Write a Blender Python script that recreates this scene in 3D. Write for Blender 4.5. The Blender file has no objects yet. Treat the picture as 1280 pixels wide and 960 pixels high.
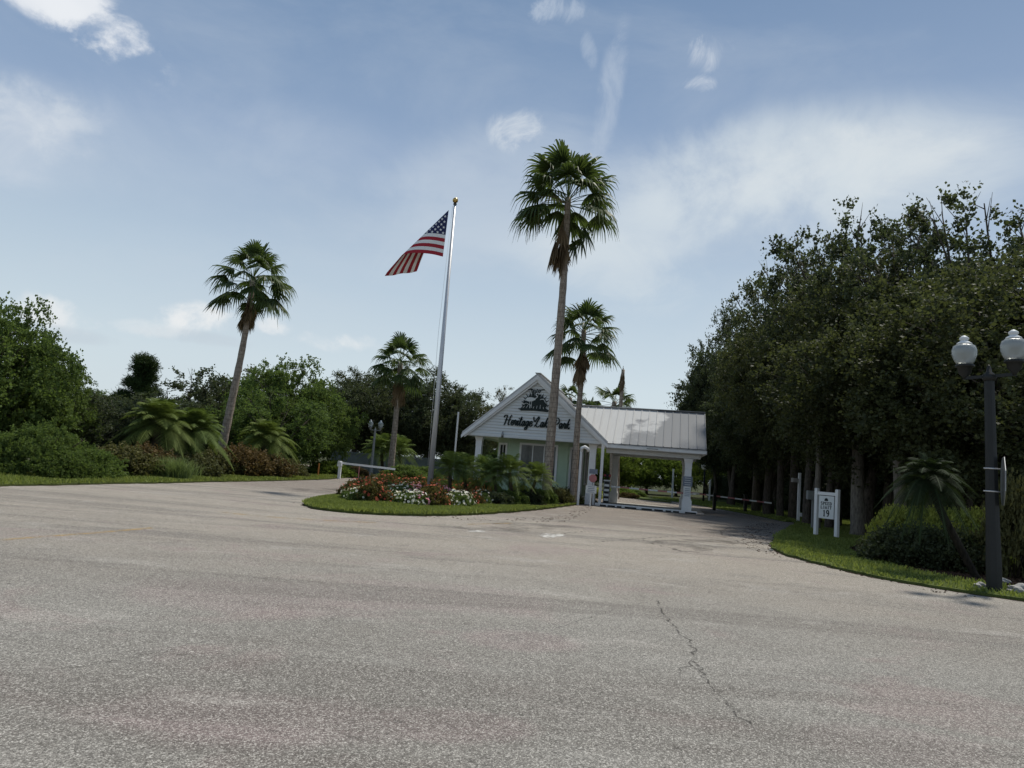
import bpy, bmesh, math, random
import numpy as np
from mathutils import Vector, Matrix
from mathutils.geometry import tessellate_polygon
random.seed(7); RNG = np.random.default_rng(11)
SC = bpy.context.scene
COL = SC.collection

# ------------------------------------------------------------------ camera
F = 924.0; ROLL = math.radians(4.5); PIT = math.atan(102.7/924); EYE = 1.6
_r0 = np.array([1, 0, 0.]); FW = np.array([0, math.cos(PIT), math.sin(PIT)]); _u0 = np.array([0, -math.sin(PIT), math.cos(PIT)])
RT = math.cos(ROLL)*_r0 + math.sin(ROLL)*_u0
UP = -math.sin(ROLL)*_r0 + math.cos(ROLL)*_u0
cam_d = bpy.data.cameras.new('camera'); cam = bpy.data.objects.new('camera', cam_d); COL.objects.link(cam)
cam_d.sensor_width = 36; cam_d.lens = 36*F/1280; cam_d.clip_end = 3000; cam_d.clip_start = .05
cam.matrix_world = Matrix(((RT[0], UP[0], -FW[0], 0), (RT[1], UP[1], -FW[1], 0), (RT[2], UP[2], -FW[2], EYE), (0, 0, 0, 1)))
SC.camera = cam

# survey helpers: read ground positions off the photograph once, everything is then placed in metres
def proj(p):
    d = np.array(p, float)-[0, 0, EYE]; z = d@FW
    return (640+F*(d@RT)/z, 480-F*(d@UP)/z)
def ray(px, py): return RT*(px-640)/F-UP*(py-480)/F+FW
def G(px, py, z=0):
    d = ray(px, py); t = (z-EYE)/d[2]; q = np.array([0, 0, EYE])+d*t
    return (float(q[0]), float(q[1]))
def base(px, Y):
    lo, hi = -300., 300.
    for _ in range(50):
        m = (lo+hi)/2
        if proj((m, Y, 0))[0] < px: lo = m
        else: hi = m
    return (m, Y, 0.)
def height(b, py):
    lo, hi = 0., 80.
    for _ in range(50):
        m = (lo+hi)/2
        if proj((b[0], b[1], m))[1] > py: lo = m
        else: hi = m
    return m
def at(px, py, Y):
    d = ray(px, py); return np.array([0, 0, EYE])+d*(Y/d[1])

# ------------------------------------------------------------------ render / world
SC.render.engine = 'CYCLES'
SC.view_settings.view_transform = 'Standard'; SC.view_settings.look = 'None'; SC.view_settings.exposure = 0
SC.cycles.use_denoising = True
SC.cycles.max_bounces = 8; SC.cycles.transparent_max_bounces = 16
SUN_EL, SUN_AZ = math.radians(64), math.radians(48)      # azimuth from +Y towards +X: behind the gatehouse, right
sd = np.array([math.sin(SUN_AZ)*math.cos(SUN_EL), math.cos(SUN_AZ)*math.cos(SUN_EL), math.sin(SUN_EL)])
sun = bpy.data.lights.new('sun', 'SUN'); sun.energy = 4.0; sun.angle = math.radians(4.5); sun.color = (1, .95, .85)
so = bpy.data.objects.new('sun', sun); COL.objects.link(so)
so.rotation_euler = Vector(sd).to_track_quat('Z', 'Y').to_euler(); so.location = (20, 60, 60)

def build_world():
    w = bpy.data.worlds.new('World'); SC.world = w; w.use_nodes = True
    nt = w.node_tree; N = nt.nodes; L = nt.links; N.clear()
    out = N.new('ShaderNodeOutputWorld'); bg = N.new('ShaderNodeBackground'); bg.inputs[1].default_value = .1
    L.new(bg.outputs[0], out.inputs[0])
    sky = N.new('ShaderNodeTexSky'); sky.sky_type = 'NISHITA'; sky.sun_disc = False
    sky.sun_elevation = SUN_EL; sky.sun_rotation = SUN_AZ; sky.air_density = 1.0; sky.dust_density = 2.5; sky.ozone_density = 1
    tc = N.new('ShaderNodeTexCoord'); D = tc.outputs['Generated']
    def math_(op, a, b=None, clamp=False):
        n = N.new('ShaderNodeMath'); n.operation = op; n.use_clamp = clamp
        for i, x in enumerate((a, b)):
            if x is None: continue
            if isinstance(x, (int, float)): n.inputs[i].default_value = x
            else: L.new(x, n.inputs[i])
        return n.outputs[0]
    def dot(v):
        n = N.new('ShaderNodeVectorMath'); n.operation = 'DOT_PRODUCT'; L.new(D, n.inputs[0]); n.inputs[1].default_value = tuple(v)
        return n.outputs['Value']
    def mix(f, a, b):
        n = N.new('ShaderNodeMix'); n.data_type = 'RGBA'
        if isinstance(f, (int, float)): n.inputs[0].default_value = f
        else: L.new(f, n.inputs[0])
        for i, x in ((6, a), (7, b)):
            if isinstance(x, tuple): n.inputs[i].default_value = x+(1,)
            else: L.new(x, n.inputs[i])
        return n.outputs[2]
    def noise(scale, detail=6, rough=.6, stretch=(1, 1, 1), dist=0.):
        m = N.new('ShaderNodeMapping'); L.new(D, m.inputs[0]); m.inputs['Scale'].default_value = stretch
        n = N.new('ShaderNodeTexNoise'); n.inputs['Scale'].default_value = scale; n.inputs['Detail'].default_value = detail
        n.inputs['Roughness'].default_value = rough; n.inputs['Distortion'].default_value = dist
        L.new(m.outputs[0], n.inputs[0]); return n.outputs['Fac']
    def ramp(x, stops):
        n = N.new('ShaderNodeValToRGB'); L.new(x, n.inputs[0]); cr = n.color_ramp
        while len(cr.elements) < len(stops): cr.elements.new(.5)
        for e, (p, c) in zip(cr.elements, stops): e.position = p; e.color = c if len(c) == 4 else c+(1,)
        return n.outputs[0]
    def smooth(x, a, b):
        n = N.new('ShaderNodeMapRange'); n.interpolation_type = 'SMOOTHSTEP'; L.new(x, n.inputs[0])
        n.inputs[1].default_value = a; n.inputs[2].default_value = b; return n.outputs[0]
    z = dot((0, 0, 1))
    haze = ramp(z, [(0., (.70, .785, .82)), (.11, (.645, .75, .81)), (.24, (.49, .605, .72)), (.38, (.295, .405, .58)), (.58, (.155, .26, .43)), (1., (.15, .245, .41))])
    hz = N.new('ShaderNodeMix'); hz.data_type = 'RGBA'; hz.blend_type = 'MULTIPLY'; hz.inputs[0].default_value = 1
    L.new(haze, hz.inputs[6]); hz.inputs[7].default_value = (10, 10, 10, 1)
    c = mix(.88, sky.outputs[0], hz.outputs[2])
    # thin uneven veil of high cloud
    veil = math_('MULTIPLY', smooth(noise(2.3, 7, .62, (1, 1, 2.4), .4), .42, .72), .22)
    c = mix(veil, c, (6.1, 6.7, 7.3))
    fine = noise(9, 8, .65, (1, 1, 1.6), .5); broad = noise(3.4, 8, .62, (1, 1, 1.4), .8); wisp = noise(14, 7, .7, (1, 1, .7), .8)
    puffy = noise(16, 7, .6, (1, 1, 1.3), .2)
    def blob(px, py, hx, hy, tilt, tex, lo, hi, k, col):
        nonlocal c
        d = ray(px, py); d = d/np.linalg.norm(d)
        a = np.cross([0, 0, 1.], d); a = -a/np.linalg.norm(a); b = np.cross(a, d); b = -b if b[2] < 0 else b
        t = math.radians(tilt); a2 = a*math.cos(t)+b*math.sin(t); b2 = -a*math.sin(t)+b*math.cos(t)
        x = math_('DIVIDE', math_('SUBTRACT', dot(a2), float(a2@d)), hx/F)
        y = math_('DIVIDE', math_('SUBTRACT', dot(b2), float(b2@d)), hy/F)
        r = math_('ADD', math_('MULTIPLY', x, x), math_('MULTIPLY', y, y))
        g = math_('MULTIPLY', math_('SUBTRACT', 1., r, True), smooth(dot(d), 0, .3))
        s = math_('ADD', math_('MULTIPLY', g, .95), smooth(tex, .32, .70))
        m = math_('MULTIPLY', math_('MULTIPLY', smooth(s, lo+.18, hi+.82), smooth(g, 0, .75)), k, True)
        c = mix(m, c, col)
    W = (8.2, 8.5, 8.9); G1 = (6.3, 6.9, 7.4)
    def veilblob(px, py, hx, hy, tilt, k, col, tex=broad): blob(px, py, hx, hy, tilt, tex, .12, 1.15, k, col)
    veilblob(1010, 220, 300, 100, 3, .85, (6.5, 7.2, 7.7)); veilblob(1040, 205, 190, 55, 4, .75, (7.1, 7.6, 7.9), fine); veilblob(850, 275, 300, 60, 14, .5, (6.6, 7.3, 7.8)); veilblob(600, 250, 230, 110, 28, .38, (6.4, 7.1, 7.7)); veilblob(770, 335, 140, 65, -10, .5, (7.0, 7.6, 7.9), fine)
    veilblob(200, 190, 330, 90, 12, .28, (6.0, 6.7, 7.6)); veilblob(20, 160, 110, 80, 15, .5, (6.6, 7.1, 7.8), fine)
    blob(120, 30, 95, 38, -22, puffy, .60, .95, .95, W); blob(60, 8, 90, 24, -14, puffy, .55, .95, .9, W); blob(30, 150, 80, 55, 10, puffy, .60, 1.0, .55, (7., 7.5, 8.))
    blob(650, 164, 50, 32, 6, wisp, .56, .98, .75, (7., 7.5, 8.)); blob(760, 125, 20, 110, -8, wisp, .4, 1.3, .42, (5.9, 6.6, 7.5)); blob(735, 60, 12, 30, 20, wisp, .6, 1.1, .3, (6., 6.7, 7.6))
    blob(888, 66, 36, 32, 20, wisp, .58, .98, .75, (6.8, 7.3, 8.)); blob(878, 104, 30, 14, 0, wisp, .58, .98, .75, (6.8, 7.3, 8.)); blob(692, 12, 55, 22, 0, wisp, .6, 1.0, .5, (6.2, 6.9, 7.8))
    blob(80, 396, 64, 30, -8, puffy, .56, .86, .85, (7.9, 8.2, 8.4)); blob(75, 417, 75, 12, 0, fine, .4, 1., .5, (5.3, 6.0, 6.7))
    blob(255, 400, 62, 26, 2, puffy, .5, .84, .95, (8.3, 8.5, 8.6)); blob(240, 421, 85, 11, 0, fine, .4, 1., .5, (5.3, 6.0, 6.7))
    blob(348, 409, 36, 16, 0, puffy, .54, .86, .85, (8., 8.3, 8.5)); blob(400, 426, 55, 18, 0, puffy, .56, .92, .7, (7.6, 8., 8.3)); blob(445, 428, 40, 15, 0, puffy, .55, .92, .7, (7.7, 8.1, 8.3)); blob(180, 410, 60, 14, 0, puffy, .6, .95, .6, (7.4, 7.9, 8.2))
    L.new(c, bg.inputs[0])
build_world()

# ------------------------------------------------------------------ materials
M = {}
class NM:
    def __init__(s, name):
        s.m = bpy.data.materials.new(name); s.m.use_nodes = True; s.nt = s.m.node_tree; s.N = s.nt.nodes; s.L = s.nt.links
        s.b = s.N['Principled BSDF']; s.out = s.N['Material Output']; M[name] = s.m
        s.b.inputs['Specular IOR Level'].default_value = .25
    def put(s, sock, x):
        if isinstance(x, (int, float)): sock.default_value = x
        elif isinstance(x, tuple): sock.default_value = x+(1,) if len(x) == 3 and sock.type == 'RGBA' else x
        else: s.L.new(x, sock)
    def set(s, **k):
        for n, v in k.items(): s.put(s.b.inputs[{'col': 'Base Color', 'rough': 'Roughness', 'metal': 'Metallic', 'normal': 'Normal', 'spec': 'Specular IOR Level', 'trans': 'Transmission Weight', 'alpha': 'Alpha', 'sss': 'Subsurface Weight'}[n]], v)
        return s
    def coord(s, kind='Object', scale=None, rot=None):
        t = s.N.new('ShaderNodeTexCoord').outputs[kind]
        if scale or rot:
            m = s.N.new('ShaderNodeMapping'); s.L.new(t, m.inputs[0])
            if scale: m.inputs['Scale'].default_value = scale
            if rot: m.inputs['Rotation'].default_value = rot
            t = m.outputs[0]
        return t
    def noise(s, scale, detail=4, rough=.55, co=None, dist=0.):
        n = s.N.new('ShaderNodeTexNoise'); n.inputs['Scale'].default_value = scale; n.inputs['Detail'].default_value = detail
        n.inputs['Roughness'].default_value = rough; n.inputs['Distortion'].default_value = dist
        s.L.new(co if co is not None else s.coord(), n.inputs[0]); return n.outputs['Fac']
    def voro(s, scale, co=None, out='Color', feature='F1'):
        n = s.N.new('ShaderNodeTexVoronoi'); n.feature = feature; n.inputs['Scale'].default_value = scale
        s.L.new(co if co is not None else s.coord(), n.inputs[0]); return n.outputs[out]
    def rng(s, x, a, b, c=0., d=1., smooth=False):
        n = s.N.new('ShaderNodeMapRange'); s.put(n.inputs[0], x)
        if smooth: n.interpolation_type = 'SMOOTHSTEP'
        for i, v in enumerate((a, b, c, d)): n.inputs[i+1].default_value = v
        return n.outputs[0]
    def math(s, op, a, b=0.):
        n = s.N.new('ShaderNodeMath'); n.operation = op; s.put(n.inputs[0], a); s.put(n.inputs[1], b); return n.outputs[0]
    def mix(s, f, a, b, mode='MIX'):
        n = s.N.new('ShaderNodeMix'); n.data_type = 'RGBA'; n.blend_type = mode; s.put(n.inputs[0], f); s.put(n.inputs[6], a); s.put(n.inputs[7], b); return n.outputs[2]
    def bump(s, h, k=.3, d=.02):
        n = s.N.new('ShaderNodeBump'); n.inputs['Strength'].default_value = k; n.inputs['Distance'].default_value = d; s.L.new(h, n.inputs['Height'])
        s.L.new(n.outputs[0], s.b.inputs['Normal']); return s
    def attr(s, name, out='Fac'):
        n = s.N.new('ShaderNodeAttribute'); n.attribute_name = name; return n.outputs[out]
    def orand(s): return s.N.new('ShaderNodeObjectInfo').outputs['Random']
    def gray(s, x):
        n = s.N.new('ShaderNodeRGBToBW'); s.L.new(x, n.inputs[0]); return n.outputs[0]
    def sep(s, co):
        n = s.N.new('ShaderNodeSeparateXYZ'); s.L.new(co, n.inputs[0]); return n.outputs

def paint(name, col, rough=.5, dirt=.12, metal=0., scale=3.):
    m = NM(name); n = m.noise(scale, 5, .65); n2 = m.noise(scale*9, 3)
    c = m.mix(m.rng(n, .35, .75), col, tuple(v*(1-dirt*1.6) for v in col)); c = m.mix(m.rng(n2, .45, .8, 0, dirt), c, tuple(v*.6 for v in col))
    m.set(col=c, rough=rough, metal=metal); return m
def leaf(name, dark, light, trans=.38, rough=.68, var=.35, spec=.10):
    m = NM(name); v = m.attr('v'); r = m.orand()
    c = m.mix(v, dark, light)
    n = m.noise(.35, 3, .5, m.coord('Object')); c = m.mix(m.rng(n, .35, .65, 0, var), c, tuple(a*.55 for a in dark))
    c = m.mix(m.math('MULTIPLY', r, var), c, (light[0]*1.05, light[1]*.85, light[2]*.6))
    m.set(col=c, rough=rough, spec=spec)
    t = m.N.new('ShaderNodeBsdfTranslucent'); m.L.new(m.mix(.5, c, (light[0]*1.3, light[1]*1.35, light[2]*.6)), t.inputs[0])
    x = m.N.new('ShaderNodeMixShader'); x.inputs[0].default_value = trans; m.L.new(m.b.outputs[0], x.inputs[1]); m.L.new(t.outputs[0], x.inputs[2]); m.L.new(x.outputs[0], m.out.inputs[0])
    return m
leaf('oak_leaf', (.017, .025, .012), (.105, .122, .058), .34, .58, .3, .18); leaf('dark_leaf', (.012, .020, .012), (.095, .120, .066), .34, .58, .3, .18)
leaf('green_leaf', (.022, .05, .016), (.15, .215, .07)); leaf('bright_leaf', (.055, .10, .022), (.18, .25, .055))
leaf('yellow_leaf', (.14, .185, .04), (.48, .52, .14)); leaf('rust_leaf', (.045, .055, .024), (.16, .105, .05), .25)
leaf('bed_leaf', (.04, .06, .02), (.15, .125, .05), .3); leaf('olive_leaf', (.05, .06, .03), (.14, .14, .06), .25); leaf('pine_leaf', (.02, .04, .016), (.06, .095, .03), .15)
leaf('fan_leaf', (.022, .045, .016), (.095, .135, .042), .30, .5, .25, .2); leaf('dead_frond', (.075, .055, .035), (.27, .205, .13), .15, .8, .2)
leaf('date_leaf', (.045, .085, .026), (.165, .225, .065), .28, .65); leaf('grass_blade', (.10, .135, .035), (.27, .32, .10), .35, .6, .25)
leaf('shade_leaf', (.008, .017, .009), (.045, .068, .03), .25); leaf('plume_grass', (.10, .15, .06), (.22, .28, .12), .3); leaf('white_petal', (.62, .60, .52), (.85, .83, .75), .25, .6, .0)  # shade_leaf: date palm green with the shade of the trees painted in
leaf('pink_petal', (.55, .14, .22), (.82, .42, .46), .25, .6, .0); leaf('red_petal', (.36, .06, .04), (.66, .20, .11), .2, .6, .0)
leaf('orange_leaf', (.34, .13, .04), (.62, .32, .10), .25, .5, .1); leaf('mulch_chip', (.035, .022, .016), (.13, .085, .06), .0, .9, .2)

def road_mat():
    m = NM('asphalt'); co = m.coord('Object')
    g1 = m.gray(m.voro(165, co)); g2 = m.gray(m.voro(85, co)); g3 = m.noise(380, 2, .6, co); x, y, z = m.sep(co)
    c = m.mix(m.rng(m.noise(.16, 5, .62, co), .38, .62), (.195, .18, .158), (.25, .24, .216))
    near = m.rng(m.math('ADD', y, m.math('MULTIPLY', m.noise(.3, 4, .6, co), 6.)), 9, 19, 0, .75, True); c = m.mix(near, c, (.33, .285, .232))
    mauve = m.rng(m.noise(.38, 5, .6, m.coord('Object', (1, 1.4, 1)), .6), .53, .66, 0, .6, True); c = m.mix(mauve, c, (.26, .198, .185))
    for (px, py), rx, ry, k_ in (((300, 895), 1.0, .5, .8), ((560, 905), .55, .32, .75), ((650, 800), .6, .45, .55), ((330, 745), 1.6, 1.0, .5), ((560, 745), 1.5, 1.0, .4), ((1120, 930), .7, .4, .4)):
        gx_, gy_ = G(px, py); dx_ = m.math('DIVIDE', m.math('SUBTRACT', x, gx_), rx); dy_ = m.math('DIVIDE', m.math('SUBTRACT', y, gy_), ry)
        rr_ = m.math('SUBTRACT', m.math('ADD', m.math('MULTIPLY', dx_, dx_), m.math('MULTIPLY', dy_, dy_)), m.math('MULTIPLY', m.noise(1.6, 5, .65, co), 1.6))
        c = m.mix(m.rng(rr_, -.5, .5, k_, 0, True), c, (.275, .215, .205))
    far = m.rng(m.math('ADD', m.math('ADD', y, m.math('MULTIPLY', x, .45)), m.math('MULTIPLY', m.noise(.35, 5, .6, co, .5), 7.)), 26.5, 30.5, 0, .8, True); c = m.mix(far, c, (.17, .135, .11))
    tr = m.rng(m.noise(.5, 5, .62, m.coord('Object', (.16, 1.5, 1), (0, 0, .45)), .8), .47, .64, 0, .62, True); c = m.mix(tr, c, (.135, .12, .105))
    sp = m.rng(m.noise(1.1, 6, .72, co, .4), .52, .70, 0, .5, True); c = m.mix(sp, c, (.15, .14, .125))
    pl = m.rng(m.noise(.9, 5, .65, m.coord('Object', (.6, 1.3, 1), (0, 0, -.3)), .5), .55, .68, 0, .5, True); c = m.mix(pl, c, (.37, .345, .31))
    spk = m.math('ADD', m.math('MULTIPLY', g1, .5), m.math('ADD', m.math('MULTIPLY', g2, .38), m.math('MULTIPLY', g3, .35)))
    c = m.mix(m.rng(spk, .36, .64, .75, 0.), c, (.055, .05, .046))
    c = m.mix(m.rng(spk, .66, .98, 0, .9), c, (.68, .65, .59))
    c = m.mix(m.rng(m.gray(m.voro(19, co)), .93, .96, 0, .4), c, (.05, .045, .04))
    m.set(col=c, rough=.93, spec=.15); m.bump(spk, .6, .014)
road_mat()
def ground_mat(name, a, b, c2, s=1.5):
    m = NM(name); co = m.coord('Object'); c = m.mix(m.noise(s, 6, .65, co), a, b); c = m.mix(m.rng(m.noise(.12, 4, .6, co), .45, .65, 0, .7), c, c2)
    c = m.mix(m.rng(m.noise(40, 3, .6, co), .4, .7, .5, 0), c, tuple(v*.5 for v in a)); m.set(col=c, rough=.95, spec=.1); m.bump(m.noise(30, 4, .7, co), .8, .04)
ground_mat('turf', (.075, .10, .03), (.15, .18, .055), (.10, .115, .045)); ground_mat('woodland_floor', (.04, .05, .02), (.075, .085, .035), (.07, .06, .04))
ground_mat('mulch', (.04, .027, .02), (.085, .06, .045), (.06, .045, .035), 4); ground_mat('sand_soil', (.10, .085, .06), (.18, .16, .12), (.12, .10, .07), 3)
paint('white_paint', (.72, .73, .72), .5, .1); paint('trim_white', (.80, .80, .79), .45, .06); 

def siding_mat():
    m = NM('siding'); x, y, z = m.sep(m.coord('Object')); fr = m.math('FRACT', m.math('DIVIDE', m.math('SUBTRACT', z, 3.22), .153))
    c = m.mix(m.noise(2.5, 5, .6), (.74, .75, .735), (.66, .675, .665)); c = m.mix(m.rng(fr, .0, .22, .5, 0), c, (.22, .23, .23)); m.set(col=c, rough=.6)  # shadow line of each lap drawn into the colour at the board's foot
siding_mat(); paint('green_stucco', (.43, .55, .40), .8, .06); paint('soffit', (.62, .63, .62), .7, .05); paint('dark_metal', (.022, .024, .024), .45, .2)
paint('black_paint', (.012, .013, .014), .4, .1); paint('grey_metal', (.35, .36, .37), .35, .15, .6); paint('alu', (.58, .58, .59), .42, .08, .45); paint('gold', (.62, .40, .13), .25, .1, .9)
paint('red_paint', (.30, .045, .04), .5, .2); paint('faded_red', (.50, .20, .20), .6, .2); paint('slate_plate', (.22, .25, .31), .6, .2); paint('concrete', (.40, .385, .355), .9, .2)
paint('wall_render', (.15, .165, .15), .9, .2, 0, 1.2); paint('curtain', (.42, .42, .40), .9, .15, 0, 8); paint('rock', (.36, .35, .33), .9, .25, 0, 5); paint('sign_white', (.74, .76, .75), .5, .06)
paint('door_grey', (.2, .21, .2), .5, .1); paint('post_grey', (.27, .28, .28), .5, .15); paint('tar', (.035, .033, .03), .9, .2); paint('orange_paint', (.55, .22, .06), .6, .2); paint('sign_ink', (.02, .03, .028), .6, .05)
def bark(name, a, b, ring=0):
    m = NM(name); co = m.coord('Object'); st = m.noise(6, 6, .7, m.coord('Object', (3, 3, .7))); c = m.mix(m.rng(st, .35, .68), a, b)
    if ring:
        x, y, z = m.sep(co); zz = m.math('ADD', z, m.math('MULTIPLY', m.noise(2.2, 3, .5, co), .12))
        rg = m.math('ABSOLUTE', m.math('SINE', m.math('MULTIPLY', zz, ring))); c = m.mix(m.rng(rg, 0, .35, .55, 0), c, tuple(v*.5 for v in a))
        c = m.mix(m.rng(m.noise(.8, 4, .6, m.coord('Object', (1, 1, .6))), .5, .7, 0, .5), c, tuple(v*.55 for v in b))
    m.set(col=c, rough=.92, spec=.1); m.bump(st, .7, .03)
bark('oak_bark', (.045, .038, .03), (.14, .12, .10)); bark('palm_bark', (.17, .13, .10), (.47, .395, .32), 14); bark('date_bark', (.03, .024, .018), (.11, .085, .06)); bark('shade_bark', (.012, .011, .009), (.045, .038, .03)); bark('pale_bark', (.10, .09, .075), (.26, .235, .20))  # the leaning palm's bark is a date_bark copy with shade in its colour
def roof_mat():
    m = NM('metal_roof'); co = m.coord('Object'); x, y, z = m.sep(co)
    k = m.rng(m.math('ADD', m.math('MULTIPLY', x, .34), m.math('SUBTRACT', m.math('MULTIPLY', m.noise(.55, 5, .55, co), 3.6), m.math('MULTIPLY', z, .25))), 1.0, 1.35, 0, .8, True)  # mask of a dark sky reflection painted on, towards the portico's right end
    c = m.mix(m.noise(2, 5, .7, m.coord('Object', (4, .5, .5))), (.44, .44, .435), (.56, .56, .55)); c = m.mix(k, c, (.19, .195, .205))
    m.set(col=c, rough=.75, spec=.12)
roof_mat()
def lamp_mat():
    m = NM('lamp_glass'); x, y, z = m.sep(m.coord('Object')); c = m.mix(m.noise(5, 3), (.50, .53, .52), (.40, .43, .42)); m.set(col=c, rough=.25, trans=.45, spec=.5)
    w = m.N.new('ShaderNodeTexWave'); w.inputs['Scale'].default_value = 9; m.bump(w.outputs['Fac'], .2, .01)
lamp_mat()
def glass_mat():
    m = NM('window_glass'); m.set(col=(.05, .06, .06), rough=.08, spec=.6, alpha=.55)
glass_mat()
def paintline():
    m = NM('worn_yellow'); co = m.coord('Object'); k = m.rng(m.noise(2.5, 6, .75, co), .36, .6, 0, 1, True); k2 = m.rng(m.noise(90, 2, .6, co), .35, .6)
    m.set(col=m.mix(m.noise(1.2, 3, .5, co), (.52, .33, .10), (.46, .33, .15)), rough=.9, alpha=m.math('MULTIPLY', m.math('MULTIPLY', k, k2), .95))
    m = NM('worn_white'); co = m.coord('Object'); k = m.rng(m.noise(5, 6, .75, co), .38, .56, 0, 1, True); m.set(col=(.58, .56, .52), rough=.9, alpha=m.math('MULTIPLY', k, .85))
    m = NM('crack_fill'); co = m.coord('Object'); k = m.rng(m.noise(5, 4, .7, co), .36, .56, 0, 1, True); m.set(col=(.06, .054, .048), rough=.95, alpha=m.math('MULTIPLY', k, .6))
    m = NM('patch_tar'); co = m.coord('Object'); k = m.rng(m.noise(.9, 7, .75, co), .44, .66, 0, 1, True); m.set(col=m.mix(m.noise(120, 2, .6, co), (.06, .052, .045), (.17, .15, .13)), rough=.95, alpha=m.math('MULTIPLY', k, .5))
paintline()

# ------------------------------------------------------------------ mesh tools
def obj(name, me, mat, parent=None):
    o = bpy.data.objects.new(name, me); COL.objects.link(o)
    if mat is not None and not me.materials:
        for x in (mat if isinstance(mat, (list, tuple)) else [mat]): me.materials.append(M[x])
    if parent is not None: o.parent = parent
    return o
def tag(o, label=None, cat=None, group=None, kind=None):
    for k, v in (('label', label), ('category', cat), ('group', group), ('kind', kind)):
        if v: o[k] = v
    return o
def thing(name, label, cat, loc=(0, 0, 0), rz=0., group=None):
    o = bpy.data.objects.new(name, None); o.empty_display_size = .3; COL.objects.link(o); o.location = loc; o.rotation_euler = (0, 0, rz)
    return tag(o, label, cat, group)
KIDS = {}
def dup(root, label=None, loc=None, rz=None, scale=None, group=None, parent=None):
    c = root.copy(); COL.objects.link(c)
    if parent is not None: c.parent = parent
    if loc is not None: c.location = loc
    if rz is not None: c.rotation_euler = (0, 0, rz)
    if scale is not None: c.scale = scale if not isinstance(scale, (int, float)) else (scale,)*3
    if label: c['label'] = label
    if group: c['group'] = group
    for ch in [o for o in COL.objects if o.parent == root]: dup(ch, parent=c)
    return c
class MB:
    def __init__(s): s.v = []; s.f = []; s.m = []; s.mi = 0; s.sm = []
    def add(s, vs, fs, smooth=False):
        o = len(s.v); s.v += [tuple(map(float, x)) for x in vs]; s.f += [tuple(i+o for i in f) for f in fs]; s.m += [s.mi]*len(fs); s.sm += [smooth]*len(fs); return s
    def box(s, c, d, rz=0., taper=1.):
        x, y, z = (k/2 for k in d); vs = []
        for zz, t in ((-z, 1.), (z, taper)):
            for a, b in ((-x, -y), (x, -y), (x, y), (-x, y)):
                a *= t; b *= t; ca, sa = math.cos(rz), math.sin(rz); vs.append((c[0]+a*ca-b*sa, c[1]+a*sa+b*ca, c[2]+zz))
        return s.add(vs, [(0, 3, 2, 1), (4, 5, 6, 7), (0, 1, 5, 4), (1, 2, 6, 5), (2, 3, 7, 6), (3, 0, 4, 7)])
    def span(s, a, b): return s.box([(p+q)/2 for p, q in zip(a, b)], [abs(q-p) for p, q in zip(a, b)])
    def bar(s, p, q, w, h):
        p = Vector(p); q = Vector(q); d = (q-p).normalized(); u = d.cross(Vector((0, 0, 1)) if abs(d.z) < .99 else Vector((0, 1, 0))).normalized(); v = u.cross(d)
        vs = [e+u*a*w/2+v*b*h/2 for e in (p, q) for a, b in ((-1, -1), (1, -1), (1, 1), (-1, 1))]
        return s.add(vs, [(0, 1, 2, 3), (7, 6, 5, 4), (0, 4, 5, 1), (1, 5, 6, 2), (2, 6, 7, 3), (3, 7, 4, 0)])
    def tube(s, pts, rad, n=8, cap=True, smooth=True):
        P = [Vector(p) for p in pts]; vs = []; fs = []; u = None
        for i, p in enumerate(P):
            d = (P[min(i+1, len(P)-1)]-P[max(i-1, 0)]).normalized()
            if u is None: u = d.cross(Vector((0, 1, 0)) if abs(d.y) < .9 else Vector((1, 0, 0)))
            u = (u-d*u.dot(d)).normalized(); w = d.cross(u); r = rad[i] if hasattr(rad, '__len__') else rad
            vs += [p+(u*math.cos(2*math.pi*k/n)+w*math.sin(2*math.pi*k/n))*r for k in range(n)]
        for i in range(len(P)-1):
            for k in range(n): fs.append((i*n+k, i*n+(k+1) % n, (i+1)*n+(k+1) % n, (i+1)*n+k))
        s.add(vs, fs, smooth)
        if cap: o = len(s.v)-len(vs); s.add([], []); s.f += [tuple(o+k for k in reversed(range(n))), tuple(o+(len(P)-1)*n+k for k in range(n))]; s.m += [s.mi]*2; s.sm += [False]*2
        return s
    def lathe(s, prof, n=20, c=(0, 0, 0), smooth=True):
        vs = [(c[0]+r*math.cos(2*math.pi*k/n), c[1]+r*math.sin(2*math.pi*k/n), c[2]+z) for r, z in prof for k in range(n)]
        fs = [(i*n+k, i*n+(k+1) % n, (i+1)*n+(k+1) % n, (i+1)*n+k) for i in range(len(prof)-1) for k in range(n)]
        s.add(vs, fs, smooth); o = len(s.v)-len(vs); s.f += [tuple(o+k for k in reversed(range(n))), tuple(o+(len(prof)-1)*n+k for k in range(n))]; s.m += [s.mi]*2; s.sm += [False]*2
        return s
    def poly(s, pts, z):
        t = tessellate_polygon([[Vector((p[0], p[1], 0)) for p in pts]])
        fs = []
        for a, b, c in t:
            A, B, C = pts[a], pts[b], pts[c]
            fs.append((a, b, c) if (B[0]-A[0])*(C[1]-A[1])-(B[1]-A[1])*(C[0]-A[0]) > 0 else (a, c, b))
        return s.add([(p[0], p[1], z) for p in pts], fs)
    def slab(s, pts, z0, z1):
        s.poly(pts, z1); n = len(pts); return s.add([(p[0], p[1], z) for z in (z0, z1) for p in pts], [(i, (i+1) % n, n+(i+1) % n, n+i) for i in range(n)])
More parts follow.
